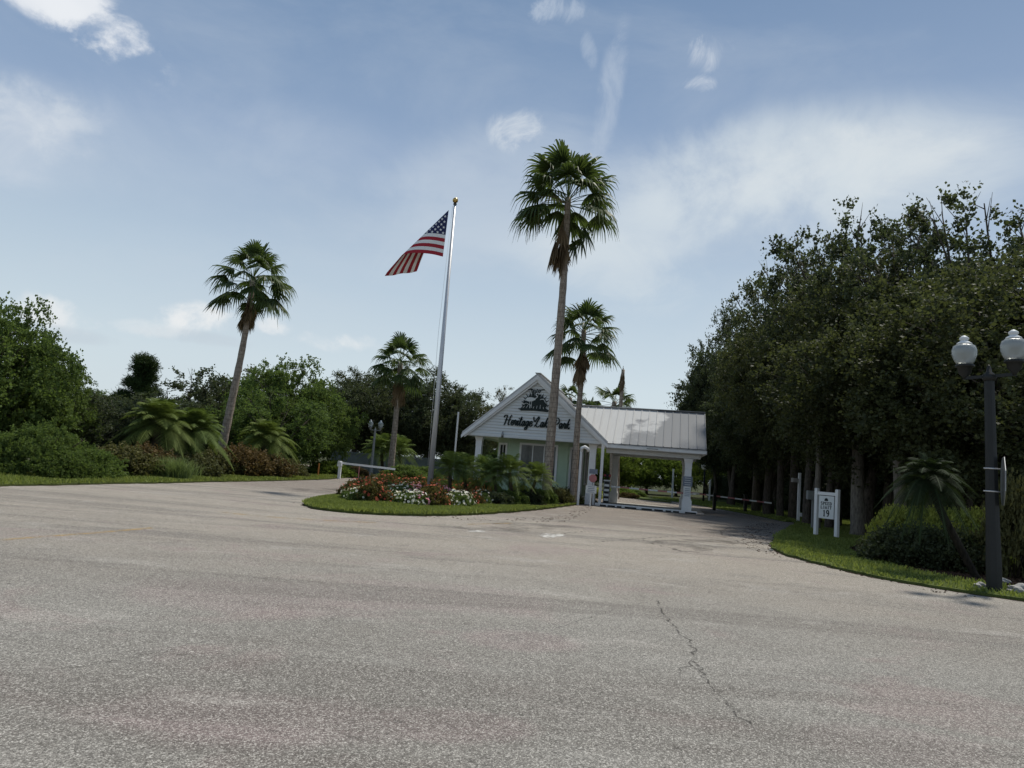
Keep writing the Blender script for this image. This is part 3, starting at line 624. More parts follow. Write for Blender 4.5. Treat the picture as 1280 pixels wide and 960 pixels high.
MB().slab([(p[0]*1.0+(.03 if p[0] > -3 else -.03), p[1]-.03) for p in wp], 0, .3).build('plinth', 'trim_white', gh)
MB().tube([(-5.3, -.06, EZ-.16), (-5.3, -.10, EZ-.03), (-5.3, -.12, EZ+.09)], [.07, .06, .035], 10).box((-5.3, -.05, EZ+.1), (.05, .04, .1)).build('floodlight', 'grey_metal', gh)

# script lettering and emblem
def catmull(P, n=7):
    P = [np.array(p, float) for p in P]; Q = [2*P[0]-P[1]]+P+[2*P[-1]-P[-2]]; o = []
    for i in range(1, len(Q)-2):
        for k in range(n):
            t = k/n; a, b, c, d = Q[i-1:i+3]; o.append(.5*((2*b)+(c-a)*t+(2*a-5*b+4*c-d)*t*t+(3*b-a-3*c+d)*t**3))
    return o+[P[-1]]
def ribbon(mb, pts, w, y, th, pen=.45, smooth=True):
    P = catmull(pts) if smooth and len(pts) > 2 else [np.array(p, float) for p in pts]; l = []; r = []
    for i, p in enumerate(P):
        t = P[min(i+1, len(P)-1)]-P[max(i-1, 0)]; t = t/(np.linalg.norm(t) or 1); nn = np.array([-t[1], t[0]])
        ww = w*(1-pen+pen*abs(t[1])*1.0)                         # broad-nib weight: heavier on the down strokes
        l.append(p+nn*ww/2); r.append(p-nn*ww/2)
    k = len(P); vs = [(q[0], y-th, q[1]) for q in l]+[(q[0], y-th, q[1]) for q in r]+[(q[0], y, q[1]) for q in l]+[(q[0], y, q[1]) for q in r]; fs = []
    for i in range(k-1): fs += [(i, i+1, k+i+1, k+i), (i, 2*k+i, 2*k+i+1, i+1), (k+i, k+i+1, 3*k+i+1, 3*k+i)]
    fs += [(0, k, 3*k, 2*k), (k-1, 3*k-1, 4*k-1, 2*k-1)]
    mb.add(vs, fs)
SCRIPT = {
 'H': (.78, [[(-.16, .74), (-.10, .95), (.10, 1.0), (.20, .92), (.14, .5), (.06, .06), (-.04, .0)], [(.70, 1.02), (.58, .8), (.50, .3), (.50, .04), (.66, .06)], [(.0, .47), (.2, .55), (.5, .5), (.66, .6)]]),
 'e': (.36, [[(0, .18), (.2, .26), (.29, .40), (.18, .52), (.05, .36), (.05, .1), (.18, 0), (.38, .16)]]),
 'r': (.36, [[(0, .14), (.10, .56), (.12, .44), (.28, .48), (.22, .26), (.24, .03), (.38, .14)]]),
 'i': (.27, [[(0, .16), (.11, .5), (.06, .14), (.13, 0), (.29, .16)], [(.15, .68), (.19, .76)]]),
 't': (.31, [[(0, .16), (.17, .92), (.08, .18), (.15, 0), (.33, .16)], [(-.02, .60), (.30, .66)]]),
 'a': (.46, [[(.32, .42), (.2, .52), (.05, .34), (.05, .06), (.18, .02), (.34, .48), (.27, .1), (.34, 0), (.48, .16)]]),
 'g': (.46, [[(.32, .42), (.2, .52), (.05, .34), (.07, .08), (.2, .06), (.34, .48), (.25, -.2), (.09, -.38), (.0, -.24), (.2, -.04), (.48, .16)]]),
 'L': (.66, [[(-.30, 1.0), (-.22, .72), (-.06, .50), (.05, .66), (.26, 1.0), (.38, .92), (.26, .6), (.12, .18), (-.04, .02), (.10, .10), (.36, -.02), (.66, .16)]]),
 'k': (.44, [[(0, .1), (.14, .6), (.24, 1.0), (.14, .5), (.04, 0)], [(.34, .50), (.14, .26), (.24, .10), (.32, .0), (.46, .14)]]),
 'P': (.66, [[(.24, .86), (.14, .4), (.03, -.02)], [(-.14, .66), (.06, .96), (.40, 1.0), (.58, .72), (.44, .40), (.14, .40)]]),
}
b = MB(); x = 0.; TXT = 'Heritage Lake Park'; adv = sum(.27 if ch == ' ' else SCRIPT[ch][0] for ch in TXT); SZ = .50; kx = 3.42/(adv*SZ); tx0 = -5.27; tz0 = 3.72
for ch in TXT:
    if ch == ' ': x += .27; continue
    w_, strokes = SCRIPT[ch]
    for st in strokes: ribbon(b, [(tx0+(x+p[0]+p[1]*.16)*SZ*kx, tz0+p[1]*SZ) for p in st], .072, -.047, .03)
    x += w_
b.build('lettering', 'sign_ink', gh)
# emblem: wading birds before a dome of marsh reeds and palms, on a bank line
em = MB(); EX, EZ0, ES = -3.72, 4.60, .80; rnd = random.Random(3)
for k in range(3): ribbon(em, [(EX+ES*(-1.08+.08*k), EZ0-.04*k), (EX, EZ0+.03-.04*k), (EX+ES*(1.08-.1*k), EZ0-.04*k)], .04, -.047, .02, 0)
pts = []
for k in range(45):
    t = math.pi*(1-k/44); r = (.80 if k % 2 else 1.0)*(1+.10*math.sin(k*1.7)); pts.append((EX+.92*ES*r*math.cos(t), EZ0+.03+1.12*ES*r*math.sin(t)**.75))
npt = len(pts); em.add([(EX, -.061, EZ0+.2)]+[(p[0], -.061, p[1]) for p in pts], [(0, k+1, k+2) for k in range(npt-1)]+[(0, npt, 1)])
for k in range(6): a = -.35+.14*k; ribbon(em, [(EX+a*.5, EZ0+.8), (EX+a*.7, EZ0+1.0), (EX+a*1.3, EZ0+1.0+.06*(k % 2))], .05, -.047, .016, .2)
em.mi = 1; ew = em
def bird(x, z, s, flip):
    body = [(-.34, .04), (-.2, .2), (.05, .25), (.25, .2), (.33, .1), (.15, .0), (-.1, -.03)]; ew.plate([(x+flip*a*s, z+c*s) for a, c in body], -.063, .012)
    ribbon(ew, [(x+flip*.26*s, z+.14*s), (x+flip*.42*s, z+.28*s), (x+flip*.33*s, z+.42*s), (x+flip*.42*s, z+.52*s), (x+flip*.6*s, z+.44*s)], .05*s, -.063, .012, .2)
    for o in (-.03, .08): ribbon(ew, [(x+flip*o*s, z), (x+flip*(o+.02)*s, z-.4*s)], .022*s, -.063, .012, 0, False)
bird(EX-.26, EZ0+.42, .85, 1)
ribbon(ew, [(EX+.55, EZ0+.38), (EX+.42, EZ0+.55), (EX+.25, EZ0+.52)], .03, -.063, .012, 0); ribbon(ew, [(EX-.6, EZ0+.22), (EX-.45, EZ0+.3), (EX-.2, EZ0+.18)], .02, -.063, .012, 0)
for k in range(8): a = -.62+.18*k; ribbon(ew, [(EX+a, EZ0+.05), (EX+a*.9+.03, EZ0+.15+.05*(k % 3))], .018, -.063, .012, 0, False)
em.build('emblem', ['sign_ink', 'siding'], gh)
# plates on column and fascia (illegible at this distance: rows of marks)
def notice(name, cx_, y, z0, z1, w, mat, ink, rows, par=gh, label=None, frame=None):
    p = MB(); p.span((cx_-w/2, y-.02, z0), (cx_+w/2, y, z1)); o = p.build(name, mat, par)
    q = MB(); rnd = random.Random(rows)
    for i in range(rows):
        z = z1-(z1-z0)*(i+.7)/(rows+.4); ww = w*rnd.uniform(.55, .85); q.span((cx_-ww/2, y-.026, z-.014), (cx_+ww/2, y-.0215, z+.014))
    q.build('print', ink, o)
    if label: o['label'] = label
    return o
notice('notice_plate', 4.14, .36, 1.30, 1.78, .46, 'slate_plate', 'sign_white', 4); notice('notice_plate', 4.14, .362, .78, 1.24, .30, 'sign_white', 'slate_plate', 5)
notice('clearance_plate', 2.35, -.103, EZ-.275, EZ-.17, .95, 'sign_white', 'black_paint', 1)
# slab, kerb with black and white markings
tag(MB().slab([gl(.2, .15)[:2], gl(5.0, .15)[:2], gl(5.0, 5.9)[:2], gl(.2, 5.9)[:2]], -.02, .03).build('portico_slab', 'concrete'), kind='structure')
kb = thing('kerb', 'low white kerb with worn black markings across the portico front', 'kerb', gl(-.3, -.1), ANG)
MB().span((0, -.1, 0), (4.95, .12, .13)).build('kerb_stone', 'trim_white', kb, .015)
b = MB(); rnd = random.Random(4); x = .25
while x < 4.6: w = rnd.uniform(.2, .6); b.span((x, -.106, .0), (x+w, -.102, .07)); x += w+rnd.uniform(.06, .3)
b.build('black_marking', 'black_paint', kb)

# gate operator with striped side and red lights, barrier arms
def arm(mb_, p, q, n=10, w=.05, h=.09):
    p, q = Vector(p), Vector(q)
    for i in range(n): mb_.mi = i % 2; mb_.bar(p.lerp(q, i/n), p.lerp(q, (i+1)/n), w, h)
gp0 = base(757, 38.2)
op = thing('barrier_gate', 'checkered barrier post beside the portico with a red and white arm across the lane', 'barrier', gp0, ANG)
MB().box((0, 0, .62), (.3, .36, 1.24)).build('cabinet', 'post_grey', op, .02)
b = MB()
for i in range(9): b.mi = i % 2; b.span((-.11, -.19, .12+i*.12), (.13, -.182, .238+i*.12))
b.build('warning_stripe', ['black_paint', 'sign_white'], op)
MB().span((-.17, -.2, 1.243), (.17, .2, 1.29)).build('cap', 'sign_white', op)
for s in (-1, 1): MB().tube([(s*.13, -.03, 1.52), (s*.13, -.09, 1.52)], .06, 12).build('red_light', 'red_paint', op)
MB().box((0, 0, 1.45), (.05, .05, .32)).box((0, 0, 1.52), (.34, .05, .16)).build('light_bracket', 'black_paint', op)
a0 = at(750, 602, 38.4); a1 = at(853, 617, 36.6)
b = MB(); arm(b, (.2, .05, .98), (4.45, .2, .93), 9, .04, .07); b.build('barrier_arm', ['sign_white', 'faded_red'], op)
e0 = base(869, 43.5); e1 = base(964, 41.5)
ob = thing('barrier_gate', 'long red and white barrier arm lowered across the outer lane right of the portico', 'barrier', base(932, 42.3))
L0 = base(932, 42.3)
b = MB(); z0 = .9; arm(b, (e0[0]-L0[0]-.6, e0[1]-L0[1], z0), (e1[0]-L0[0], e1[1]-L0[1], z0-.2), 12, .04, .075); b.build('barrier_arm', ['faded_red', 'sign_white'], ob)
MB().box((0, .12, .5), (.16, .16, 1.0)).box((-.0, .12, 1.02), (.22, .22, .05)).build('support_post', 'black_paint', ob)
MB().box((e0[0]-L0[0]+.9, .5, .5), (.16, .16, 1.0)).build('support_post', 'black_paint', ob)
gl0 = base(423.5, 46.5)
lb = thing('barrier_gate', 'white barrier arm on a white post closing the lane left of the flower bed', 'barrier', gl0)
MB().box((0, 0, .4), (.17, .2, .8)).build('post', 'trim_white', lb, .01); MB().box((-.03, -.02, .93), (.28, .3, .34), taper=.85).tube([(-.02, -.2, 1.0), (-.02, -.1, 1.0)], .1, 10).build('housing', 'trim_white', lb, .02)
MB().bar((.1, 0, .98), (3.45, -.1, .86), .06, .12).build('barrier_arm', 'trim_white', lb)
MB().bar((1.2, 0, .0), (1.2, 0, .86), .04, .04).build('arm_prop', 'faded_red', lb)

# small posts, signs and poles
def small_post(px, Y, py, w, mat, label, name='post', cat='post', group=None, cap=None):
    b0 = base(px, Y); h = height(b0, py); t = thing(name, label, cat, b0, 0, group); MB().box((0, 0, h/2), (w, w, h)).build('shaft', mat, t, w*.08)
    if cap: MB().box((0, 0, h+.02), (w*1.25, w*1.25, .05), taper=.6).build('cap', mat, t)
    return t, h
t, h = small_post(722, 36.0, 563, .11, 'trim_white', 'slim white camera post with a curved hood in front of the gatehouse door', 'camera_post', 'camera post')
MB().tube([(0, 0, h-.05), (.02, 0, h+.12), (.16, 0, h+.18), (.32, 0, h+.10), (.36, 0, h-.04)], [.07, .08, .085, .08, .06], 10).build('hood', 'trim_white', t)
sp = base(739, 36.3)
t = thing('stop_sign', 'faded red stop sign under a grey plate beside the gate lane', 'sign', sp, ANG)
MB().tube([(0, 0, 0), (0, 0, 1.78)], .03, 8).build('post', 'grey_metal', t)
oc = [(.2*math.cos(math.pi/8+k*math.pi/4), 1.33+.2*math.sin(math.pi/8+k*math.pi/4)) for k in range(8)]
MB().plate(oc, -.05, .012).build('octagon', 'faded_red', t); MB().span((-.2, -.052, 1.55), (.2, -.04, 1.78)).build('top_plate', 'slate_plate', t)
def block_word(mb_, word, x, z, h, w, y, th, sw):
    """serifed capitals and figures in strokes"""
    GL = {'S': [[(.8, .82), (.6, .98), (.3, .98), (.15, .75), (.35, .55), (.65, .45), (.85, .22), (.65, .02), (.35, .02), (.15, .2)]], 'P': [[(.2, 0), (.2, 1)], [(.2, .96), (.65, .96), (.85, .75), (.65, .5), (.2, .5)], [(.05, 0), (.38, 0)], [(.05, 1), (.3, 1)]],
          'E': [[(.2, 0), (.2, 1)], [(.05, .97), (.82, .97)], [(.05, .03), (.85, .03)], [(.2, .52), (.62, .52)], [(.85, .03), (.85, .22)], [(.82, .97), (.82, .8)]], 'D': [[(.2, 0), (.2, 1)], [(.05, .97), (.55, .97), (.85, .7), (.85, .3), (.55, .03), (.05, .03)]],
          'L': [[(.2, 0), (.2, 1)], [(.05, .97), (.38, .97)], [(.05, .03), (.85, .03)], [(.85, .03), (.85, .25)]], 'I': [[(.5, 0), (.5, 1)], [(.3, .97), (.7, .97)], [(.3, .03), (.7, .03)]], 'M': [[(.12, 0), (.15, 1), (.5, .15), (.85, 1), (.88, 0)], [(.0, .03), (.26, .03)], [(.74, .03), (1., .03)]],
          'T': [[(.5, 0), (.5, 1)], [(.08, .97), (.92, .97)], [(.08, .97), (.08, .78)], [(.92, .97), (.92, .78)], [(.33, .03), (.67, .03)]], '1': [[(.22, .8), (.5, 1), (.5, 0)], [(.25, .03), (.75, .03)]], '9': [[(.82, .68), (.6, .45), (.3, .5), (.15, .72), (.3, .96), (.62, .98), (.82, .72), (.8, .4), (.6, .08), (.25, .04)]]}
    for ch in word:
        for s in GL[ch]: ribbon(mb_, [(x+p[0]*w, z+p[1]*h) for p in s], sw, y, th, .35, ch in 'SPD9' and len(s) > 3)
        x += w*1.16
sr = base(1045.5, 25.4); sl_ = base(1019.5, 26.2); sa = math.atan2(sr[1]-sl_[1], sr[0]-sl_[0]); sw_ = math.dist(sr, sl_)
t = thing('speed_sign', 'white framed speed limit 19 sign on two posts on the right grass verge', 'sign', sl_, sa); sh = height(sl_, 611)
for xx in (0, sw_): MB().box((xx, 0, sh/2), (.12, .12, sh)).box((xx, 0, sh+.012), (.14, .14, .03), taper=.7).build('post', 'trim_white', t, .006)
MB().span((.063, -.045, sh-.2), (sw_-.063, .045, sh-.09)).build('rail', 'trim_white', t, .005)
bw = sw_-.24; bx = .12; bz1 = sh-.22; bz0 = bz1-.78
board = MB().span((bx, -.03, bz0), (bx+bw, .0, bz1)).build('board', 'sign_white', t, .006); q = MB()
for kk, (wd, z, h_, w_, sk) in enumerate((('SPEED', bz1-.31, .10, .082, .022), ('LIMIT', bz1-.445, .10, .082, .022), ('19', bz1-.70, .21, .13, .042))):
    block_word(q, wd, bx+bw/2-w_*(len(wd)*1.16-.16)/2, z, h_, w_, -.032, .006, sk)
em = [(bx+bw/2+.085*math.cos(math.pi*(1-k/16))*(1 if k % 2 else .82), bz1-.175+.11*math.sin(math.pi*(1-k/16))**.7*(1 if k % 2 else .75)) for k in range(17)]; q.plate(em, -.032, .006)
q.build('lettering', 'sign_ink', board)
wn = notice('notice_sign', 0, 0, .62, .98, .52, 'sign_white', 'slate_plate', 4, None); wn.location = base(737.5, 35.9); wn.rotation_euler = (0, 0, ANG); MB().box((0, .02, .31), (.06, .04, .62)).build('post', 'sign_white', wn); tag(wn, 'low white notice board with small print beside the stop sign', 'sign')
t, h = small_post(997.5, 36.5, 591, .12, 'trim_white', 'white post with a small camera box on its left, near the speed sign', 'camera_post', 'camera post')
MB().box((-.25, 0, h-.38), (.22, .3, .2)).box((-.1, 0, h-.33), (.14, .06, .05)).build('camera_box', 'concrete', t, .01); MB().box((.13, -.02, .36), (.16, .12, .18)).build('junction_box', 'white_paint', t, .01)
t, h = small_post(1015, 30, 616, .08, 'post_grey', 'small grey utility box on a post behind the speed sign', 'utility_box', 'utility box'); MB().box((-.08, 0, h-.1), (.34, .2, .36)).build('box', 'post_grey', t, .02)
small_post(565.5, 60, 515, .13, 'trim_white', 'tall plain white pole behind the island palms left of the gatehouse', 'white_pole', 'pole')
small_post(397, 45, 579, .07, 'orange_paint', 'thin orange and white marker stake on the grass by the left lane', 'marker_stake', 'stake')
small_post(261.5, 34.2, 574, .05, 'concrete', 'thin pale stake in front of the rust coloured shrubs under the left palm', 'marker_stake', 'stake')
small_post(840, 62, 586, .13, 'trim_white', 'slim white pole seen through the portico beside the far lane', 'white_pole', 'pole')
small_post(886.5, 62, 600, .12, 'trim_white', 'slim white pole in the grass just right of the portico column', 'white_pole', 'pole')

# ------------------------------------------------------------------ street lamps
lp0 = base(1243, 13.75)
lamp = thing('street_lamp', 'dark fluted lamp post with two frosted acorn globes at the right edge of the road', 'street lamp', lp0, -math.radians(56)); lamp.rotation_mode = 'ZYX'; lamp.rotation_euler = (0, math.radians(-1.6), -math.radians(56)); lamp.rotation_mode = 'XYZ'
hh = height(lp0, 468)
b = MB(); prof = []; nn = 16
def fl(r, z, fl_=.06): return [((r*(1-fl_*(k % 2)))*math.cos(2*math.pi*k/nn), (r*(1-fl_*(k % 2)))*math.sin(2*math.pi*k/nn), z) for k in range(nn)]
rings = [fl(.135, 0), fl(.135, .5), fl(.12, 1.2), fl(.10, 2.6), fl(.088, hh)]; b.add([v for r in rings for v in r], [(i*nn+k, i*nn+(k+1) % nn, (i+1)*nn+(k+1) % nn, (i+1)*nn+k) for i in range(4) for k in range(nn)]); b.build('post', 'dark_metal', lamp)
MB().lathe([(.10, hh-.12), (.12, hh-.06), (.11, hh), (.05, hh+.05), (.03, hh+.16), (.0, hh+.2)], 14).bar((-.45, 0, hh-.03), (.45, 0, hh-.03), .05, .06).build('crossarm', 'dark_metal', lamp)
for s in (-1, 1):
    MB().lathe([(.03, hh-.05), (.05, hh+.0), (.11, hh+.07), (.13, hh+.18), (.165, hh+.19), (.165, hh+.23), (.14, hh+.24)], 16, (s*.43, 0, 0)).build('fitter', 'dark_metal', lamp)
    gb = MB().lathe([(.14, hh+.242), (.18, hh+.32), (.215, hh+.43), (.218, hh+.52), (.19, hh+.60), (.135, hh+.635)], 24, (s*.43, 0, 0)).build('globe', 'lamp_glass', lamp)
    MB().lathe([(.14, hh+.637), (.13, hh+.66), (.075, hh+.70), (.06, hh+.715), (.085, hh+.74), (.08, hh+.77), (.03, hh+.81), (.0, hh+.82)], 18, (s*.43, 0, 0)).build('finial', 'white_paint', gb)
l2 = base(463, 52.1); k2 = height(l2, 525)/(hh+.82)
dl = dup(lamp, 'distant two globe lamp post beyond the left barrier arm', l2, -.1, k2)
for ch in [o for o in COL.objects if o.parent == dl and o.name.split('.')[0] in ('post', 'crossarm', 'fitter')]: ch.material_slots[0].link = 'OBJECT'; ch.material_slots[0].material = M['post_grey']  # haze and light on the distant lamp put into a paler metal colour
small = thing('street_lamp', 'single globe lamp far down the lane just right of the portico column', 'street lamp', base(879, 58)); b0 = base(879, 58); h = height(b0, 578)
MB().tube([(0, 0, 0), (0, 0, h-.6)], [.08, .06], 10).build('post', 'dark_metal', small); MB().lathe([(.12, h-.6), (.26, h-.42), (.26, h-.25), (.12, h-.08), (.0, h)], 16).build('globe', 'white_paint', small)
rs = thing('road_sign', 'bare metal back of a road sign strapped to the right lamp post seen edge on', 'sign', (lp0[0]+.125, lp0[1]-.03, 0), math.radians(61))
z1 = height(lp0, 570); z0 = height(lp0, 632); zc = (z0+z1)/2; rr = (z1-z0)/2
MB().plate([(rr*1.05*math.cos(math.pi/8+k*math.pi/4), zc+rr*1.05*math.sin(math.pi/8+k*math.pi/4)) for k in range(8)], 0, .012).build('panel', 'grey_metal', rs)
for zz in (zc+.22, zc-.2): MB().lathe([(.135, zz-.012), (.137, zz+.012)], 20, (0, .17, 0)).build('strap', 'alu', rs)

# rocks
def rock(px, py, s, label, seed):
    rnd = np.random.default_rng(seed); bm = bmesh.new(); bmesh.ops.create_icosphere(bm, subdivisions=3, radius=1)
    for v in bm.verts:
        c = np.array(v.co); k = 1+.22*math.sin(c[0]*2.7+seed)*math.cos(c[1]*3.1)+.12*math.sin(c[2]*6+c[0]*5+seed)+rnd.normal(0, .015); v.co = Vector((c[0]*k*s, c[1]*k*s*.8, max(c[2]*k*s*.55, -.1)))
    me = bpy.data.meshes.new('rock'); bm.to_mesh(me); bm.free(); o = obj('rock', me, 'rock'); g_ = G(px, py); o.location = (g_[0], g_[1], s*.2+.04); tag(o, label, 'rock')
rock(1274, 744, .2, 'pale rounded rock right of the lamp post at the frame edge', 1); rock(1226, 738, .13, 'small grey rock just left of the lamp post base', 2); rock(1255, 731, .12, 'small brownish rock in the mulch behind the lamp post', 3); rock(961+3, 690, .05, 'tiny pale stone on the verge edge beside the road', 4)

# ------------------------------------------------------------------ flagpole and flag
fp = base(535.5, 29.5); ft = height(fp, 252); 
pole = thing('flagpole', 'tall silver flagpole with a gold ball rising from the flower bed', 'flagpole', fp)
dx = .0
MB().tube([(0, 0, 0), (0, 0, ft*.4), (0, 0, ft-.15)], [.115, .095, .05], 18).build('pole', 'alu', pole)
MB().lathe([(.03, ft-.15), (.07, ft-.14), (.07, ft-.08), (.03, ft-.07)], 14).build('truck', 'dark_metal', pole)
MB().lathe([(.02, ft-.07)]+[(.115*math.sin(math.pi*k/10)+.001, ft+.05-.115*math.cos(math.pi*k/10)) for k in range(1, 11)], 18).build('ball_finial', 'gold', pole)
MB().tube([(-.14, -.02, 1.4), (-.2, -.03, ft*.55), (-.09, -.02, ft-.2)], .007, 5).build('halyard', 'sign_white', pole)
YF_ = 29.45
def fpt(px, py, dy=0.): q = at(px, py, YF_+dy); return np.array([q[0]-fp[0], q[1]-fp[1], q[2]])
z2 = lambda x, y: (440+x/3.5556, 160+y/3.5556)
A, C_ = fpt(*z2(430, 364)), fpt(*z2(404, 572)); M0 = fpt(*z2(224, 562), -.12)
FLY = [(0., fpt(*z2(398, 520), .35)), (.2, fpt(*z2(318, 548), .45)), (.30, fpt(*z2(290, 638), .85)), (1., fpt(*z2(146, 659), .6))]
def fly(t):
    for (a, p), (b, q) in zip(FLY, FLY[1:]):
        if t <= b: return p+(q-p)*((t-a)/(b-a))
    return FLY[-1][1]
def cloth(u, t):
    """the cloth is folded over on a diagonal from the top of the hoist: u < .5 in front, u > .5 hangs behind it"""
    K = A+(M0-A)*t; K = K+np.array([0, 0, -.02*math.sin(math.pi*t)])
    if u <= .5:
        k = u/.5; Hh = A+(C_-A)*t; p = Hh+(K-Hh)*k
        return p+np.array([0, -.16*math.sin(math.pi*k)*t-.05*math.sin(k*7+t*6)*t*k*(1-k)*3, (.06*math.sin(math.pi*k)+.03*math.sin(k*8+t*2)*k)*t])
    k = (u-.5)/.5; Ff = fly(t); p = K+(Ff-K)*k
    return p+np.array([-.05*math.sin(math.pi*k)*t, .10*math.sin(math.pi*min(1, k*1.2))+.05*math.sin(t*17)*k, 0])
def s_of(u, t): return u*t if u <= .5 else .5*t+(u-.5)*2*(1-.5*t)
SX, TY = 60, 52; fb = MB(); fb.v = [tuple(cloth(i/SX, j/TY)) for j in range(TY+1) for i in range(SX+1)]
paint('flag_red', (.36, .022, .035), .7, .05); paint('flag_white', (.78, .77, .75), .7, .03); paint('flag_blue', (.02, .026, .09), .7, .05)
for j in range(TY):
    for i in range(SX):
        fb.f.append((j*(SX+1)+i, j*(SX+1)+i+1, (j+1)*(SX+1)+i+1, (j+1)*(SX+1)+i)); st = j*13//TY
        fb.m.append(2 if (s_of((i+.5)/SX, (j+.5)/TY) < .4 and st < 7) else (0 if st % 2 == 0 else 1)); fb.sm.append(True)
flag = fb.build('flag', ['flag_red', 'flag_white', 'flag_blue'])
flag.location = fp; tag(flag, 'American flag flying from the tall silver pole with its fly end folded down', 'flag')
def cloth_s(s, t): return cloth(s/t if s <= .5*t else .5+(s-.5*t)/(2*(1-.5*t)), t)
for r in range(9):
    for c in range(6 if r % 2 == 0 else 5):
        s0 = .4*((c+.5)/6 if r % 2 == 0 else (c+1)/6); t0 = 7/13*(r+.5)/9; ring = []
        for k in range(10):
            a_ = math.pi/2+k*math.pi/5; r_ = (.062 if k % 2 == 0 else .026)/1.85; ring.append(cloth_s(max(.001, s0+r_*math.cos(a_)/1.9), max(.004, t0-r_*math.sin(a_))))
        sb = MB(); sb.add([p+np.array([0, d, 0]) for d in (-.012, .012) for p in ring], [tuple(range(10)), tuple(range(19, 9, -1))]+[(k, (k+1) % 10, 10+(k+1) % 10, 10+k) for k in range(10)])
        sb.build('star', 'flag_white', flag)

# ------------------------------------------------------------------ palms
def rotm(az, el): 
    f = np.array([math.cos(az)*math.cos(el), math.sin(az)*math.cos(el), math.sin(el)]); s = np.array([-math.sin(az), math.cos(az), 0]); return f, s, np.cross(f, s)
def fan_frond(Q, A_, o, az, el, pet, rad, rnd, nseg=22, arc=1.75, tip=.5, bright=.5):
    f, s, u = rotm(az, el)
    # petiole, sagging
    P = []; k = 5; sag = .16*pet*(1 if el < 1.2 else .3)
    for i in range(k+1):
        t = i/k; P.append(o+f*pet*t+np.array([0, 0, -sag*t*t]))
    for a, b in zip(P, P[1:]):
        Q.append([a-s*.022, a+s*.022, b+s*.018, b-s*.018]); A_.append(min(1, bright+.35)); Q.append([a-u*.02, a+u*.02, b+u*.016, b-u*.016]); A_.append(min(1, bright+.35))
    h = P[-1]; fd = P[-1]-P[-2]; fd /= np.linalg.norm(fd); fd = fd+np.array([0, 0, -.18]); fd /= np.linalg.norm(fd); ss = s; uu = np.cross(fd, ss)
    fold = rnd.uniform(.2, .8)
    for j in range(nseg):
        th = -arc+2*arc*(j+.5)/nseg; L_ = rad*(1-.28*(abs(th)/arc)**2)*rnd.uniform(.9, 1.08)
        d = fd*math.cos(th)+ss*math.sin(th)-uu*fold*abs(math.sin(th))*.9; d /= np.linalg.norm(d)
        w = np.cross(d, uu); w /= np.linalg.norm(w); w = w*.8+uu*.35*(1 if j % 2 else -1)
        p = [h, h+d*L_*.35, h+d*L_*.66, h+d*L_*.84, h+d*L_]; dr = [0, .0, .04, .17, .48]; wd = [.012, .055, .05, .026, .003]
        p = [q+np.array([0, 0, -L_*x*tip*rnd.uniform(.7, 1.4)*(1 if d[2] > -.6 else .3)]) for q, x in zip(p, dr)]
        v = bright+rnd.uniform(-.25, .25)
        for i in range(4): Q.append([p[i]-w*wd[i]*rad, p[i]+w*wd[i]*rad, p[i+1]+w*wd[i+1]*rad, p[i+1]-w*wd[i+1]*rad]); A_.append(v)
